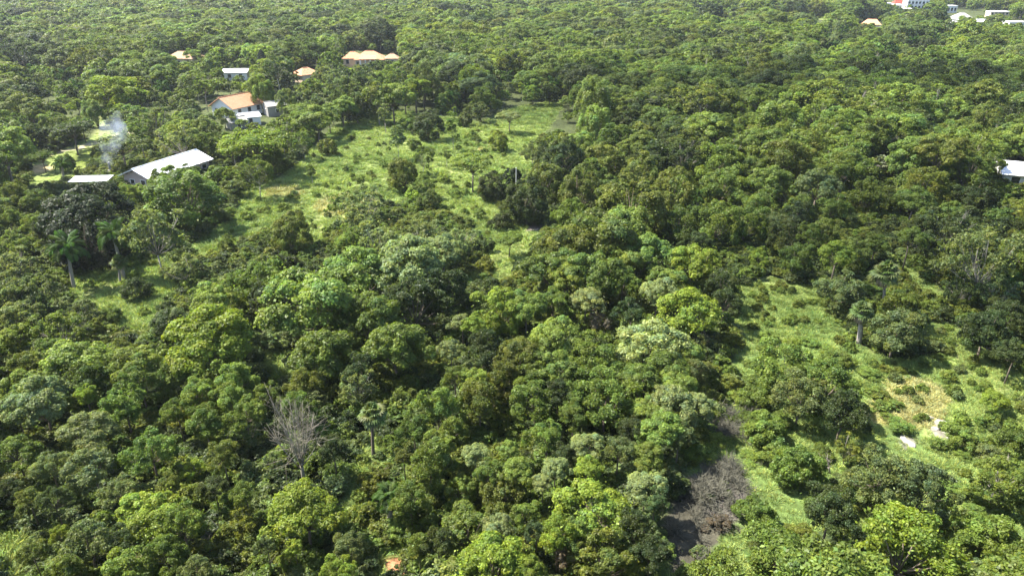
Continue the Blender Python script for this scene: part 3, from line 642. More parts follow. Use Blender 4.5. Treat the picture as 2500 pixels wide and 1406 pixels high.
# grass over the open ground
tufts = [tuft(8000 + i, 120, .9, .62 + .12 * i) for i in range(4)]
grow = []
CLEAR['scrub'] = SCRUB
for nm, sp in (('field', 1.0), ('scrub', .7), ('right', .55), ('glade', .85), ('lawn', 1.3), ('gap', .6), ('foot', .7), ('patch', .7), ('corner', .6), ('track', .8)):
    poly = np.array(CLEAR[nm]); c4 = [at(*q) for q in CLEAR[nm]]
    xs = [q.x for q in c4]; yy = [q.y for q in c4]
    gx_, gy_ = np.meshgrid(np.arange(min(xs) - 2, max(xs) + 2, sp), np.arange(min(yy) - 2, max(yy) + 2, sp))
    gx_ = (gx_ + rng.uniform(-.5, .5, gx_.shape) * sp).ravel(); gy_ = (gy_ + rng.uniform(-.5, .5, gy_.shape) * sp).ravel()
    gz_ = ground(gx_, gy_); a_, b_, c_ = proj(gx_, gy_, gz_)
    s_ = inpoly(a_, b_, CLEAR[nm]); gx_, gy_, gz_, a_, b_ = gx_[s_], gy_[s_], gz_[s_], a_[s_], b_[s_]
    dn = wave(gx_, gy_, 5.0, 2.0) + .6 * wave(gx_, gy_, 2.0, 3.0); yl = wave(gx_, gy_, 9.0, 3.0)
    for i in range(len(gx_)):
        dry = any(((a_[i] - q[0]) / q[2]) ** 2 + ((b_[i] - q[1]) / q[3]) ** 2 < 1 for q in ((2225, 985, 90, 62), (2150, 1010, 60, 30), (850, 505, 90, 26), (980, 530, 60, 22), (690, 470, 50, 14)))
        bare = any(((a_[i] - q[0]) / q[2]) ** 2 + ((b_[i] - q[1]) / q[3]) ** 2 < 1 for q in ((2298, 1048, 30, 24), (962, 1385, 40, 34), (1300, 552, 30, 9), (100, 412, 26, 10)))
        if bare or dn[i] + rng.normal(0, .4) < -1.05: continue
        if nm == 'lawn' and rng.uniform() < .6: continue
        if nm == 'scrub' and inpoly(np.array(a_[i]), np.array(b_[i]), GULLY): continue
        c = np.array((.27, .265, .105) if dry else (.195, .25, .066) if yl[i] + rng.normal(0, .4) > -.3 else (.135, .195, .05)) * math.exp(rng.normal(0, .18))
        s3 = rng.uniform(.6, 1.25) * (1.0 + .25 * dn[i]) * (.45 if nm == 'lawn' else .62 if nm in ('right', 'track', 'gap', 'scrub') else 1)
        grow.append((gx_[i], gy_[i], gz_[i] - .03, s3 * 1.25, s3 * 1.25, s3 * rng.uniform(.5, .95), rng.uniform(0, 6.28), rng.integers(4), *c))
stuff('grass', grow, tufts, 'long yellow-green grass covering the open field and clearings')

# ------------------------------------------------------------------ palms
def frond_mesh(L, rise, droop, seed, material, wid=.52):
    g = np.random.default_rng(seed); n_ = 40; t = np.linspace(0, 1, n_)
    ang = rise - (rise + droop) * t ** 1.3; step = L / n_
    x = np.concatenate([[0], np.cumsum(np.cos(ang[:-1]) * step)]); z = np.concatenate([[0], np.cumsum(np.sin(ang[:-1]) * step)])
    V = []; Fc = []
    for i in range(n_):
        w_ = max(.008, .02 * (1 - t[i])); V += [(x[i], -w_, z[i]), (x[i], w_, z[i])]
    for i in range(n_ - 1): Fc.append([2 * i, 2 * i + 1, 2 * i + 3, 2 * i + 2])
    for i in range(4, n_):
        ln = wid * L * .32 * math.sin(math.pi * (.12 + .80 * t[i])) + .1
        for s in (-1, 1):
            o = len(V); fw = .45 * ln; dz = -ln * g.uniform(.15, .6); hw_ = .008
            V += [(x[i] - hw_, s * .02, z[i]), (x[i] + hw_, s * .02, z[i]), (x[i] + fw * .6 + hw_, s * ln * .7, z[i] + dz * .4 + .04), (x[i] + fw, s * ln, z[i] + dz), (x[i] + fw * .6 - hw_, s * ln * .7, z[i] + dz * .4 + .04)]
            Fc.append([o, o + 1, o + 2, o + 3, o + 4])
    return mesh_from('frond', V, Fc, [material], fcol=np.exp(g.normal(0, .15, (len(Fc), 1))) * np.ones((1, 3)))

def fan_mesh(L, ang, seed, material):
    g = np.random.default_rng(seed); V = []; Fc = []
    ps = L * .45; c = Vector((math.cos(ang) * ps, 0, math.sin(ang) * ps)); ax = Vector((math.cos(ang), 0, math.sin(ang))); up = Vector((-math.sin(ang), 0, math.cos(ang)))
    V += [(0, -.025, 0), (0, .025, 0), tuple(c + Vector((0, .02, 0))), tuple(c - Vector((0, .02, 0)))]; Fc.append([0, 1, 2, 3])
    n_ = 15
    for k in range(n_):
        a_ = (k / (n_ - 1) - .5) * 4.3; ln = L * .6 * (1 - .12 * abs(a_)) * g.uniform(.9, 1.08)
        d = ax * math.cos(a_) + Vector((0, math.sin(a_), 0)); s = (ax * -math.sin(a_) + Vector((0, math.cos(a_), 0))) * ln * .12
        m_ = c + d * ln * .6 + up * .02; e = c + d * ln - Vector((0, 0, ln * g.uniform(.15, .4))); o = len(V)
        V += [tuple(c), tuple(m_ + s + up * .03), tuple(e), tuple(m_ - s + up * .03)]; Fc.append([o, o + 1, o + 2, o + 3])
    return mesh_from('fan_leaf', V, Fc, [material], fcol=np.exp(g.normal(0, .15, (len(Fc), 1))) * np.ones((1, 3)))

FR = [frond_mesh(1.0, R(a_), R(d_), 40 + i, M['leaf']) for i, (a_, d_) in enumerate(((80, -10), (66, 45), (50, 68), (28, 82), (4, 86)))]
FN = [fan_mesh(1.0, R(a_), 60 + i, M['leaf']) for i, a_ in enumerate((80, 55, 30, 5, -20))]
SK = [fan_mesh(.8, R(a_), 80 + i, M['dry_leaf']) for i, a_ in enumerate((-58, -72))]
PLAB = {0: 'royal palm with arching fronds at the left edge of the glade', 1: 'royal palm standing in front of the near-black tree, right of its twin', 2: 'fan palm on a thin dark trunk in the gap right of the leafless tree',
 3: 'fan palm with round crown, upper right of the two pale-trunked palms in the clearing', 4: 'fan palm on a thick pale trunk standing in the right-hand clearing', 5: 'low palm with drooping fronds above the red soil patch',
 6: 'dark feather palm at the right edge among the grey trees', 7: 'pale-headed fan palm rising from the right-hand wood', 8: 'spiky palm at the far end of the field', 9: 'small feather palm just left of the smoking shed',
 10: 'feather palm left of the orange-roofed house among dark trees', 11: 'feather palm at far left above the flat-topped trees', 12: 'feather palm at the top right end of the field', 13: 'feather palm on the tree line above the umbrella tree in the field',
 14: 'short fan palm beside the trunk of the right royal palm', 15: 'feather palm in the dense wood right of the utility pole', 16: 'far palm left of the orange-roofed cottage at top right', 17: 'far palm right of the orange-roofed cottage, below the white tower', 18: 'far palm below the long warehouse at top right',
 19: 'leftmost of the far palms near the top right cottage', 20: 'lowest of the far palms below the top right cottage', 21: 'feather palm between the other two on the tree line behind the field', 22: 'feather palm at far left, nearest the left edge', 23: 'feather palm at far left, lower than its neighbours'}
for i, (ax, ay, aw, ab, kd) in enumerate(PALMS):
    b0 = at(ax + (17 if i == 0 else 30 if i == 1 else -8 if i in (3, 4) else 4), ab); zc_ = float(proj(b0.x, b0.y, b0.z)[2])
    L = aw / F * zc_ * (.50 if kd == 'royal' else .60)
    d = ray(ax, ay); s_ = b0.y / d[1]; top = Vector((d[0] * s_, b0.y, CAMZ + d[2] * s_)); ht = top.z - b0.z
    o = thing('royal_palm' if kd == 'royal' else 'fan_palm', b0, 0, PLAB[i], 'palm', 'palms standing among the trees')
    off = top - b0; tr = MB(); r0 = .20 if kd == 'royal' else .15
    if i == 4: r0 = .26
    if i == 2: r0 = .13
    k_ = 7; tr.tube([(off.x * q ** 1.4, 0, -.2 + (ht + .2) * q) for q in np.linspace(0, 1, k_)], [r0 * (1.25 - .35 * q) for q in np.linspace(0, 1, k_)], 8)
    link('trunk', tr.mesh('palm_trunk', M['pale_bark'] if i != 2 else M['bark'], True), o)
    tint = [.055, .10, .022] if kd == 'royal' else [.088, .118, .034]
    if i == 7: tint = [.14, .16, .10]
    nf = 22 if kd == 'royal' else 32
    for j in range(nf):
        mid = (FR if kd == 'royal' else FN)[min(4, int(5 * (j + rng.uniform(-.3, .3)) / nf) if j else 0)]
        f = link('frond', mid, o); f.location = (off.x, 0, ht - .05); f.rotation_euler = (0, float(rng.normal(0, .08)), j * 2.4 + float(rng.uniform(-.2, .2)))
        q = L * float(rng.uniform(.85, 1.1)) * (1.05 if kd == 'royal' else .82); f.scale = (q, q, q); f['tint'] = [c * float(rng.uniform(.85, 1.2)) for c in tint]
    if kd == 'fan':
        for j in range(9):
            f = link('dead_frond', SK[j % 2], o); f.location = (off.x, 0, ht - .1); f.rotation_euler = (0, 0, j * .7); f.scale = (L * .8,) * 3

# ------------------------------------------------------------------ the leafless tree and bare snags
def bare_tree(base, top, spread, nb, label, seed, name='dead_tree', mt='dead_wood', r0=.16, cat='tree'):
    g = np.random.default_rng(seed); H_ = (top - base).length
    o = thing(name, base, 0, label, cat); ax = top - base
    fork = ax * .34; t = MB(); t.tube([(0, 0, -.2), tuple(fork * .5), tuple(fork)], [r0 * 1.2, r0, r0 * .8], 7); link('trunk', t.mesh('dead_trunk', M[mt], True), o)
    for k in range(nb):
        a_ = k * 2.4 + g.uniform(-.3, .3); sp = spread * math.sqrt((k + .5) / nb) * g.uniform(.8, 1.1)
        tip = ax * g.uniform(.85, 1.05) * (1 - .22 * (sp / spread) ** 2) + Vector((math.cos(a_) * sp, math.sin(a_) * sp, 0))
        b_ = MB(); p0 = fork * g.uniform(.55, 1.0); c1 = p0.lerp(tip, .45) + Vector((math.cos(a_) * sp * .16, math.sin(a_) * sp * .16, 0))
        def curve(q): return p0 * (1 - q) ** 2 + c1 * 2 * q * (1 - q) + tip * q * q
        rr = r0 * g.uniform(.28, .45); b_.tube([curve(q) for q in (0, .25, .5, .75, 1)], [rr, rr * .8, rr * .6, rr * .4, rr * .14], 5)
        for _ in range(9):
            q = g.uniform(.25, .92); s_ = curve(q); dr = (tip - p0).normalized() * .75 + Vector(g.normal(0, .42, 3)); e = s_ + dr * H_ * g.uniform(.12, .26)
            m_ = s_.lerp(e, .5) + Vector(g.normal(0, .05, 3)); b_.tube([s_, m_, e], [rr * .32, rr * .22, rr * .08], 4)
            for _2 in range(3):
                s2 = s_.lerp(e, g.uniform(.3, .9)); e2 = s2 + ((e - s_).normalized() * .7 + Vector(g.normal(0, .5, 3))) * H_ * g.uniform(.05, .12)
                b_.tube([s2, e2], [rr * .15, rr * .06], 3)
        link('branch', b_.mesh('dead_branch', M[mt], True), o)
    return o
bs = at(745, 1190); tp = at(712, 985, 0); d = ray(712, 985); s_ = (bs.y + .3) / d[1]
bare_tree(bs, Vector((d[0] * s_, bs.y + .3, CAMZ + d[2] * s_)), 2.5, 16, 'leafless grey tree with fanned bare branches, left of the fan palm', 11)
for (x, y, x2, y2, sp, lb) in ((2028, 1155, 2010, 1110, .9, 'white bare snag below the big open tree on the right'), (1440, 1370, 1385, 1325, 1.0, 'bleached fallen branches near the bottom edge, right of centre'),
                               (2385, 690, 2375, 630, 1.4, 'pale bare branches among grey trees near the right edge'), (1965, 1165, 1960, 1140, .7, 'small bleached snag in the scrub left of the white snag')):
    b0 = at(x, y); d = ray(x2, y2); s_ = b0.y / d[1]
    bare_tree(b0, Vector((d[0] * s_, b0.y, CAMZ + d[2] * s_)), sp, 5, lb, int(x), 'bare_snag', 'pale_bark', .07)
# dark column-shaped cypress behind the houses
def cypress(px_, base_y, top_y, wpx, label):
    b0 = at(px_, base_y); d = ray(px_, top_y); s_ = b0.y / d[1]; ht = CAMZ + d[2] * s_ - b0.z; W_ = wpx / F * float(proj(b0.x, b0.y, 0)[2])
    g = np.random.default_rng(5); n_ = 5200; u = g.uniform(.04, 1, n_); a_ = g.uniform(0, 6.283, n_)
    rad = .5 * W_ * np.sin(np.pi * np.clip(u, .03, .995) ** .75) ** .6 * g.uniform(.65, 1.08, n_) * (1 + .15 * np.sin(9 * u * 6.28 + 3 * a_))
    P = np.stack([rad * np.cos(a_), rad * np.sin(a_), u * ht], 1); Nn = norm(np.stack([np.cos(a_), np.sin(a_), .3 + 0 * a_], 1) + .6 * rdirs(n_, g)); L = g.uniform(.3, .7, n_)
    o = thing('cypress_tree', b0, 0, label, 'tree'); c = link('crown', leaf_mesh('cypress_crown', P, Nn, L, L * .5, np.exp(g.normal(0, .22, (n_, 1))) * np.ones((1, 3)), g, M['leaf']), o); c['tint'] = [.022, .035, .02]
    link('trunk', MB().tube([(0, 0, -.3), (0, 0, ht * .5), (0, 0, ht * .9)], [.3, .2, .05], 7).mesh('cypress_trunk', M['bark'], True), o)
cypress(647, 196, 122, 26, 'tall dark column-shaped cypress behind the orange-roofed house')

# ------------------------------------------------------------------ buildings
def house(name, origin, rz, L, D, eave, ridge, roof, wall, label, hip=0.0, over=.5, windows=(), doors=(), cat='house', th=.14, sheets=0):
    """L along local x (the ridge), D along local y; origin at the middle of the floor"""
    o = thing(name, origin, rz, label, cat); l, d = L / 2, D / 2
    w = MB(); 
    if hip: w.box(-l, l, -d, d, -.4, eave)
    else:
        w.add([(-l, -d, -.4), (l, -d, -.4), (l, d, -.4), (-l, d, -.4), (-l, -d, eave), (l, -d, eave), (l, d, eave), (-l, d, eave), (-l, 0, ridge - .12), (l, 0, ridge - .12)],
              [[0, 3, 2, 1], [0, 1, 5, 4], [2, 3, 7, 6], [1, 2, 6, 9, 5], [3, 0, 4, 8, 7], [4, 5, 9, 8], [6, 7, 8, 9]])
    link('wall', w.mesh('wall', M[wall]), o)
    sl = (ridge - eave) / d; e = eave - over * sl + .03; lo, do = l + over, d + over; hl = lo - hip
    if sheets:                               # separate roofing sheets, each second one lapping over its neighbours
        for s in (-1, 1):
            for k in range(sheets):
                a0 = -lo + 2 * lo * k / sheets - .03; a1 = -lo + 2 * lo * (k + 1) / sheets + .03; up = .012 + .035 * (k % 2) + float(rng.uniform(0, .008)); dr = float(rng.uniform(-.07, .09))
                sh_ = MB().slab([(a0, s * (do + dr), e + up - dr * sl), (a1, s * (do + dr), e + up - dr * sl), (a1, s * .02, ridge + up), (a0, s * .02, ridge + up)], .03)
                link('roof_sheet', sh_.mesh('roof_sheet', M[roof if rng.uniform() < .7 else 'worn_metal']), o)
    r1 = MB().slab([(-lo, -do, e), (lo, -do, e), (hl, 0, ridge), (-hl, 0, ridge)], th); r2 = MB().slab([(lo, do, e), (-lo, do, e), (-hl, 0, ridge), (hl, 0, ridge)], th)
    rf = link('roof_slope', r1.mesh('roof_slope', M[roof]), o); link('roof_slope', r2.mesh('roof_slope', M[roof]), o)
    if hip:
        for s in (-1, 1):
            q = MB(); q.add([(s * lo, -do, e), (s * lo, do, e), (s * hl, 0, ridge), (s * lo, -do, e - th), (s * lo, do, e - th), (s * hl, 0, ridge - th)], [[0, 1, 2], [5, 4, 3], [0, 3, 4, 1], [1, 4, 5, 2], [2, 5, 3, 0]])
            link('roof_hip', q.mesh('roof_hip', M[roof]), o)
    link('ridge_cap', MB().tube([(-hl, 0, ridge + .04), (hl, 0, ridge + .04)], [.14, .14], 6).mesh('ridge_cap', M[roof]), rf)
    for (side, u, z0, z1, ww) in windows: opening(o, l, d, side, u, z0, z1, ww, 'window')
    for (side, u, z1, ww) in doors: opening(o, l, d, side, u, 0, z1, ww, 'door')
    return o
def opening(o, l, d, side, u, z0, z1, w, kind):
    def P(a_, dep, z): return {'f': (a_, -d - dep, z), 'b': (a_, d + dep, z), 'l': (-l - dep, a_, z), 'r': (l + dep, a_, z)}[side]
    def bx(a0, a1, d0, d1, c0, c1):
        p, q = P(a0, d0, c0), P(a1, d1, c1); return MB().box(min(p[0], q[0]), max(p[0], q[0]), min(p[1], q[1]), max(p[1], q[1]), c0, c1)
    k = link(kind, bx(u - w / 2, u + w / 2, -.05, .03, z0, z1).mesh(kind, M['glass' if kind == 'window' else 'dark_door']), o)
    fr = MB()
    for (a0, a1, c0, c1) in ((u - w / 2 - .1, u - w / 2, z0, z1), (u + w / 2, u + w / 2 + .1, z0, z1), (u - w / 2 - .1, u + w / 2 + .1, z1, z1 + .1)):
        b_ = bx(a0, a1, -.04, .07, c0, c1); fr.add(b_.V, b_.F)
    link('frame', fr.mesh('frame', M['white_wall']), k)
    if kind == 'window': link('sill', bx(u - w / 2 - .15, u + w / 2 + .15, -.04, .14, z0 - .1, z0).mesh('sill', M['concrete']), k)

# long shed: two ridge ends read off the photograph at ridge height
A = at(329, 414, 4.3); B = at(474, 367, 4.3); mid = (A + B) / 2; v = B - A
LS = math.hypot(v.x, v.y); rz = math.atan2(v.y, v.x)
sh = house('storage_shed', (mid.x, mid.y, float(ground(mid.x, mid.y))), rz, LS, 6.8, 2.9, 4.3, 'white_metal', 'pink_wall', 'long shed with white metal gable roof and pinkish end wall',
      over=.7, sheets=19, doors=(('l', -1.4, 2.1, 1.1),), windows=(('l', 1.3, 1.2, 2.0, 1.0), ('f', -6, 1.2, 2.0, 1.2), ('f', 0, 1.2, 2.0, 1.2), ('f', 6, 1.2, 2.0, 1.2)), cat='shed')
for k in range(6):
    x = -LS / 2 - .6 ; y = -3.3 + k * 1.32
    link('rafter_end', MB().box(x, x + .55, y - .05, y + .05, 2.5 + (1 - abs(y) / 3.4) * 1.4, 2.64 + (1 - abs(y) / 3.4) * 1.4).mesh('rafter_end', M['timber']), sh)
p = at(222, 436, 2.3); q = at(222, 436, 2.3)
lt = thing('lean_to', (p.x, p.y, float(ground(p.x, p.y))), R(4), 'low open lean-to with flat grey-white sheet roof left of the long shed', 'shelter')
link('roof_sheet', MB().slab([(-3.6, -1.6, 2.15), (3.6, -1.6, 2.15), (3.6, 1.6, 2.45), (-3.6, 1.6, 2.45)], .06).mesh('roof_sheet', M['grey_metal']), lt)
for (x, y) in ((-3.3, -1.3), (3.3, -1.3), (-3.3, 1.3), (3.3, 1.3)): link('post', MB().tube([(x, y, -.2), (x, y, 2.12 + .09 * (y + 1.6))], [.07, .07], 6).mesh('post', M['timber']), lt)
link('back_wall', MB().box(-3.2, 3.2, 1.36, 1.46, -.2, 2.3).mesh('back_wall', M['concrete']), lt)
ch = at(262, 430, 0)
brz = thing('brick_oven', ch + Vector((.3, 1.0, 0)), .2, 'smoking low charcoal-burner oven beside the long shed', 'oven')
link('hearth', MB().box(-.9, .9, -.7, .7, -.1, .9).mesh('hearth', M['concrete']), brz); link('chimney', MB().tube([(0, .2, .9), (0, .2, 2.6)], [.28, .22], 8).mesh('chimney', M['concrete']), brz)

A = at(533, 241, 6.4); B = at(572, 228, 6.4); v = B - A; hd = math.atan2(v.y, v.x)
h0 = at(575, 286); 
house('tiled_house', (h0.x - .5, h0.y + 3.5, h0.z), R(62), 10.2, 8.6, 3.2, 5.6, 'orange_tile', 'white_wall', 'white house with orange tiled roof among trees at upper left', over=.7,
      windows=(('f', -3, 1.2, 2.4, 1.2), ('f', 0.5, 1.2, 2.4, 1.2), ('f', 3.8, 1.2, 2.4, 1.2), ('l', -2, 1.2, 2.4, 1.2), ('l', 2.4, 1.2, 2.4, 1.2)))
h1 = at(668, 284)
house('concrete_hut', (h1.x, h1.y + 2, h1.z), R(35), 5.4, 4.6, 2.9, 3.9, 'concrete', 'concrete', 'small grey concrete hut right of the orange-roofed house', over=.15, windows=(('f', 0, 1.1, 2.0, .9),), doors=(('l', 0, 2.0, .9),), cat='hut')
h2 = at(606, 306)
house('white_outbuilding', (h2.x, h2.y + 1.5, h2.z), R(30), 5.0, 4.2, 2.3, 3.0, 'white_metal', 'white_wall', 'small white-roofed outbuilding below the orange-roofed house', over=.3, doors=(('f', 0, 1.9, .9),), cat='hut')
h3 = at(585, 312)
house('grey_outbuilding', (h3.x - .6, h3.y, h3.z), R(38), 4.4, 3.8, 1.9, 2.9, 'concrete', 'concrete', 'low grey-roofed outbuilding, nearest of those by the orange-roofed house', over=.3, doors=(('f', 0, 1.7, .8),), cat='hut')
def far(px_, py_, *a_, **kw):
    p = at(px_, py_); return house(a_[0], (p.x, p.y, p.z), *a_[1:], **kw)
# the villa: two wings and a colonnade
p = at(905, 163)
vl = house('villa', (p.x, p.y, p.z), R(4), 11.5, 8.4, 3.6, 6.2, 'orange_tile', 'cream_wall', 'cream villa with orange tiled roofs and arched porch below the far wood', hip=4.5, over=.6, windows=(('f', -4.6, 1.0, 2.6, 1.1), ('f', 4.6, 1.0, 2.6, 1.1)))
link('porch_roof', MB().slab([(-3.6, -8.2, 3.9), (3.6, -8.2, 3.9), (3.0, -4.1, 5.2), (-3.0, -4.1, 5.2)], .15).mesh('porch_roof', M['orange_tile']), vl)
for k in range(4):
    link('column', MB().tube([(-3 + 2 * k, -7.8, -.3), (-3 + 2 * k, -7.8, 4.0)], [.25, .2], 8).mesh('column', M['white_wall']), vl)
for k in range(3):
    ac = MB(); x = -2 + 2 * k
    ac.tube([(x + .9 * math.cos(q), -7.8, 3.0 + .9 * math.sin(q)) for q in np.linspace(0, math.pi, 9)], [.14] * 9, 5); link('arch', ac.mesh('arch', M['cream_wall']), vl)
p = at(865, 163); house('villa_wing', (p.x - 1, p.y + 4, p.z), R(4), 7.5, 6.5, 3.4, 5.4, 'orange_tile', 'cream_wall', 'left wing of the cream villa under its own orange roof', hip=3.2, windows=(('f', -2, 1.0, 2.6, 1.2), ('f', 2, 1.0, 2.6, 1.2)))
p = at(958, 163); house('villa_pavilion', (p.x, p.y + 1, p.z), R(8), 5, 5, 3.6, 5.0, 'tan_tile', 'cream_wall', 'small cream pavilion at the right end of the villa', hip=2.2, windows=(('f', 0, 1.0, 2.6, 1.4),))
far(749, 200, 'bungalow', R(50), 7.5, 6.2, 3.2, 5.0, 'orange_tile', 'cream_wall', 'bungalow with pale orange roof half hidden between trees below the villa', hip=3.0, windows=(('f', 0, 1, 2.4, 1.2),))
far(580, 194, 'white_roofed_house', R(6), 8.5, 5, 2.9, 3.7, 'white_metal', 'white_wall', 'long white flat-looking roof between trees left of the cypress', over=.4, windows=(('f', -2, 1, 2.2, 1.2), ('f', 2, 1, 2.2, 1.2)))
far(456, 160, 'tan_roofed_house', R(-12), 12, 9, 3.5, 5.6, 'tan_tile', 'cream_wall', 'tan-roofed house half hidden in the wood at upper left', hip=3.5, windows=(('f', 0, 1, 2.4, 1.2),))
far(38, 136, 'tile_roofed_cottage', R(10), 9, 7, 3.5, 5.8, 'tan_tile', 'cream_wall', 'cottage with tan roof near the left edge of the far wood', hip=3.0, windows=(('f', 0, 1, 2.4, 1.2),))
p = at(2512, 462)
house('white_house', (p.x + 2.6, p.y + 3, p.z), R(-22), 12, 8, 2.8, 4.2, 'white_metal', 'white_wall', 'white-roofed house cut by the right edge of the picture', over=.6, sheets=11, windows=(('f', -4, 1, 2.2, 1.4), ('f', 0, 1, 2.2, 1.4), ('l', 0, 1, 2.2, 1.2)), doors=(('l', -2.6, 2.1, 1.0),))
# far settlement at upper right
def block(px_, py_, rz, w, d, h, label, floors, bays, wall='white_wall', cat='building', name='apartment_block', parapet=.6):
    p = at(px_, py_); o = thing(name, p, rz, label, cat); fh = h / floors
    link('wall', MB().box(-w / 2, w / 2, 0, d, -1.5, h).mesh('wall', M[wall]), o)
    link('parapet', MB().box(-w / 2 - .2, w / 2 + .2, -.2, d + .2, h + .003, h + parapet).mesh('parapet', M['white_wall']), o)
    bw = w / bays; gl = {}
    for f in range(floors):
        for k in range(bays):
            x = -w / 2 + (k + .5) * bw; z0 = f * fh + .25 * fh
            wn = link('window', MB().box(x - bw * .3, x + bw * .3, -.06, .05, z0, z0 + fh * .55).mesh('window', M['glass']), o)
            link('sill', MB().box(x - bw * .36, x + bw * .36, -.35, -.061, z0 - .25, z0).mesh('sill', M['white_wall']), wn)
    return o
block(2236, 34, R(-6), 17, 10, 20, 'tall white apartment tower with dark window bays at the top right', 6, 6)
block(2186, 32, R(3), 11, 8, 6, 'low white block left of the white tower', 2, 4)
block(2165, 33, R(3), 5, 5, 7.5, 'narrow pale block at the left end of the far settlement', 2, 2)
far(2188, 26, 'red_roofed_house', R(5), 10, 7, 5.5, 8.5, 'red_tile', 'cream_wall', 'house with dark red roof beside the white tower', hip=3.0, windows=(('f', 0, 1, 2.4, 1.2),))
block(2212, 38, R(0), 10, 6, 4.5, 'low white annex in front of the white tower', 1, 4)
far(2342, 60, 'domed_house', R(0), 12, 10, 4.0, 7.5, 'concrete', 'white_wall', 'grey hip-roofed house behind the long white roof at top right', hip=5.0, windows=(('f', 0, 1, 2.4, 1.2),))
far(2368, 66, 'warehouse', R(4), 20, 8, 3.4, 4.6, 'white_metal', 'white_wall', 'long low warehouse with white roof at top right', over=.4, windows=(('f', -6, 1, 2.4, 1.5), ('f', 6, 1, 2.4, 1.5)), cat='building')
block(2322, 32, R(6), 9, 7, 5, 'small white block right of the white tower', 1, 3)
block(2437, 48, R(-4), 13, 7, 5, 'cream flat-roofed block near the top right corner', 2, 5, 'cream_wall')
block(2484, 74, R(-3), 12, 8, 4.2, 'white flat-roofed block cut by the right edge below the corner', 1, 4)
far(2124, 74, 'orange_roofed_cottage', R(-20), 10, 7, 3.8, 6.4, 'orange_tile', 'cream_wall', 'orange-roofed cottage among far palms at the top right', hip=2.8, windows=(('f', 0, 1, 2.4, 1.2),))

# ------------------------------------------------------------------ small things
b0 = at(1260, 462); o = thing('utility_pole', b0, 0, 'thin white utility pole in front of a dark tree at the wood edge', 'pole')
link('shaft', MB().tube([(0, 0, -.3), (0, 0, 4.2)], [.08, .055], 8).mesh('shaft', M['pole']), o); link('cap', MB().tube([(0, 0, 4.2), (0, 0, 4.32)], [.09, .05], 8).mesh('cap', M['pole']), o)
g = np.random.default_rng(77)
def boulder(seed):
    q = np.random.default_rng(seed); import bmesh
    b_ = bmesh.new(); bmesh.ops.create_icosphere(b_, subdivisions=2, radius=1)
    for v_ in b_.verts:
        v_.co *= 1 + .22 * math.sin(3.1 * v_.co.x + seed) * math.sin(2.7 * v_.co.y + 2 * seed) + q.uniform(-.09, .09); v_.co.z *= .6
    me = bpy.data.meshes.new('rock'); b_.to_mesh(me); b_.free(); me.materials.append(M['rock']); return me
RK = [boulder(i) for i in range(4)]
spots = [(2290, 1030), (2300, 1044), (2312, 1058), (2283, 1046), (2318, 1072), (2270, 1020), (2306, 1030), (2215, 1078), (2206, 1070), (2226, 1086), (2300, 1160), (2310, 1168), (2290, 1154), (1890, 822), (1876, 830)]
where = ['at the head of', 'on the left side of', 'in the middle of', 'at the foot of', 'on the right side of']
RL = (['topmost', 'upper', 'middle', 'left-hand', 'lowest', 'upper left', 'right-hand'], ['middle', 'upper', 'lower'], ['left-hand', 'right-hand', 'upper'], ['right-hand', 'left-hand'])
RN = ('in the main rocky streak of the clearing', 'in the small rocky spot left of the main streak', 'in the rocky spot below the main streak', 'near the pale grass left of the clearing')
RLAB = [f'{w_} pale limestone rock {n_}' for ws_, n_ in zip(RL, RN) for w_ in ws_]
for i, (x, y) in enumerate(spots):
    p = at(x, y); r_ = link('rock', RK[i % 4]); r_.location = p + Vector((0, 0, .02)); s_ = float(g.uniform(.16, .38)); r_.scale = (s_ * 1.4, s_, s_ * .7); r_.rotation_euler = (0, 0, float(g.uniform(0, 6)))
    tag(r_, RLAB[i], 'rock', 'limestone rocks in the clearing')
# grey leafless brushwood in the gully: twiggy bushes, too many and tangled to count
def twig_bush(seed):
    q = np.random.default_rng(seed); b_ = MB()
    for k in range(26):
        a_ = q.uniform(0, 6.28); t_ = q.uniform(.25, 1.2); d_ = Vector((math.cos(a_) * math.sin(t_), math.sin(a_) * math.sin(t_), math.cos(t_))); e_ = d_ * q.uniform(.35, .6)
        m_ = e_ * .5 + Vector(q.normal(0, .04, 3)); b_.tube([(0, 0, 0), m_, e_], [.012, .009, .004], 3)
        for _ in range(4):
            s2 = e_ * q.uniform(.4, .95); b_.tube([s2, s2 + (d_ * .6 + Vector(q.normal(0, .6, 3))) * q.uniform(.1, .22)], [.006, .003], 3)
    return b_.mesh('twig_bush', M['twig'])
tw = []
for (cx_, cy_, rx_, ry_, n_) in ((1765, 1215, 65, 70, 36), (1700, 1250, 70, 90, 22), (1775, 1045, 50, 30, 35), (560, 1350, 60, 45, 40), (1300, 548, 40, 10, 25), (1700, 840, 40, 60, 20)):
    for _ in range(n_):
        p = at(cx_ + rng.normal(0, .6) * rx_, cy_ + rng.normal(0, .6) * ry_); w_ = rng.uniform(1.2, 3.2)
        tw.append((p.x, p.y, p.z - .05, w_, w_, w_ * rng.uniform(.6, 1.0), rng.uniform(0, 6.28), rng.integers(3), .2, .2, .2))
stuff('brushwood', tw, [twig_bush(900 + i) for i in range(3)], 'tangled grey leafless brushwood in the gully and on bare spots')

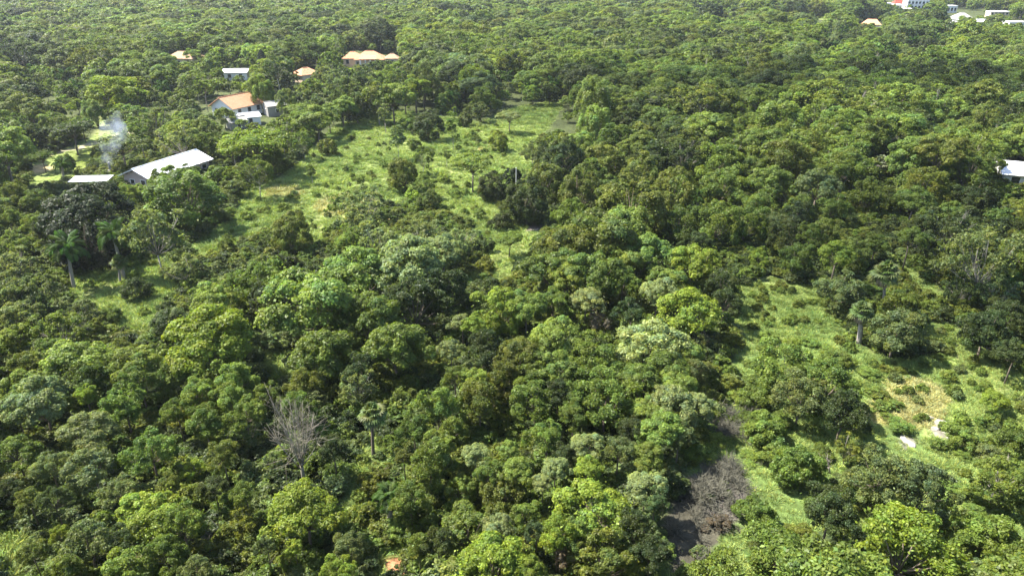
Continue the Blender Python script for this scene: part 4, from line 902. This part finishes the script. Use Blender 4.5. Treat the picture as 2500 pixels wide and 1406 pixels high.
# ------------------------------------------------------------------ smoke
def puff(name, pts, rad, dens, label):
    mb = MB(); mb.tube(pts, rad, 14); m = bpy.data.materials.new('smoke'); m.use_nodes = True; n = m.node_tree; n.nodes.remove(n.nodes['Principled BSDF'])
    pv = N(n, 'ShaderNodeVolumePrincipled'); pv.inputs['Color'].default_value = (.66, .74, .88, 1); tc = N(n, 'ShaderNodeTexCoord'); nz = N(n, 'ShaderNodeTexNoise'); nz.inputs['Scale'].default_value = .45; nz.inputs['Detail'].default_value = 4
    n.links.new(tc.outputs['Object'], nz.inputs['Vector']); r = N(n, 'ShaderNodeMapRange'); r.inputs[1].default_value = .42; r.inputs[2].default_value = .80; r.inputs[3].default_value = 0; r.inputs[4].default_value = dens
    n.links.new(nz.outputs[0], r.inputs[0]); n.links.new(r.outputs[0], pv.inputs['Density']); n.links.new(pv.outputs[0], n.nodes['Material Output'].inputs['Volume'])
    me = mb.mesh(name, m, True); return tag(link(name, me), label, kind='stuff')
c0 = at(262, 430, 2.6); Yp = c0.y
def up_at(x, y): d = ray(x, y); s_ = Yp / d[1]; return (d[0] * s_, Yp, CAMZ + d[2] * s_)
puff('smoke', [up_at(262, 424), up_at(262, 400), up_at(264, 370), up_at(272, 340), up_at(280, 312), up_at(288, 270)], [.4, 1.0, 1.6, 2.2, 2.6, .3], .14, 'thin bluish smoke plume rising beside the long shed')

# ------------------------------------------------------------------ clouds overhead, out of the picture, whose shade lies on the right-hand wood
def cloud(px_, py_, rx, ry, rz_, seed, label):
    import bmesh
    g_ = at(px_, py_, 5); q = np.random.default_rng(seed)
    b_ = bmesh.new(); bmesh.ops.create_icosphere(b_, subdivisions=4, radius=1)
    ks = q.normal(0, 2.2, (9, 3)); ph = q.uniform(0, 6.28, 9)
    for v_ in b_.verts:
        n_ = sum(math.sin(float(k_ @ np.array(v_.co)) + p_) for k_, p_ in zip(ks, ph)) / 9
        v_.co = v_.co * (1 + .55 * n_); v_.co.x *= rx; v_.co.y *= ry; v_.co.z *= rz_ * (1.3 if v_.co.z > 0 else .6)
    me = bpy.data.meshes.new('cloud'); b_.to_mesh(me); b_.free()
    m = bpy.data.materials.new('cloud_vapour'); m.use_nodes = True; n = m.node_tree; n.nodes.remove(n.nodes['Principled BSDF'])
    pv = N(n, 'ShaderNodeVolumePrincipled'); pv.inputs['Color'].default_value = (1, 1, 1, 1); pv.inputs['Density'].default_value = .013; pv.inputs['Anisotropy'].default_value = .5
    n.links.new(pv.outputs[0], n.nodes['Material Output'].inputs['Volume']); me.materials.append(m)
    o = link('cloud', me); o.location = g_ + TO_SUN * (460 / TO_SUN.z); tag(o, label, kind='structure')
cloud(1850, 225, 120, 34, 26, 3, 'small white cloud overhead, shading the right-hand wood')
cloud(2330, 560, 40, 26, 18, 4, 'small white cloud overhead, shading the right-hand clearing')
# ------------------------------------------------------------------ the air
hz_me = MB().box(-2600, 2600, -90, 2600, -80, 62).mesh('haze', bpy.data.materials.new('haze_air'))
m = hz_me.materials[0]; m.use_nodes = True; n = m.node_tree; n.nodes.remove(n.nodes['Principled BSDF'])
pv = N(n, 'ShaderNodeVolumePrincipled'); pv.inputs['Color'].default_value = (.86, .92, 1, 1); pv.inputs['Density'].default_value = .00008; pv.inputs['Anisotropy'].default_value = .35
n.links.new(pv.outputs[0], n.nodes['Material Output'].inputs['Volume'])
tag(link('haze', hz_me), 'thin bluish haze in the air over the wood', kind='stuff')
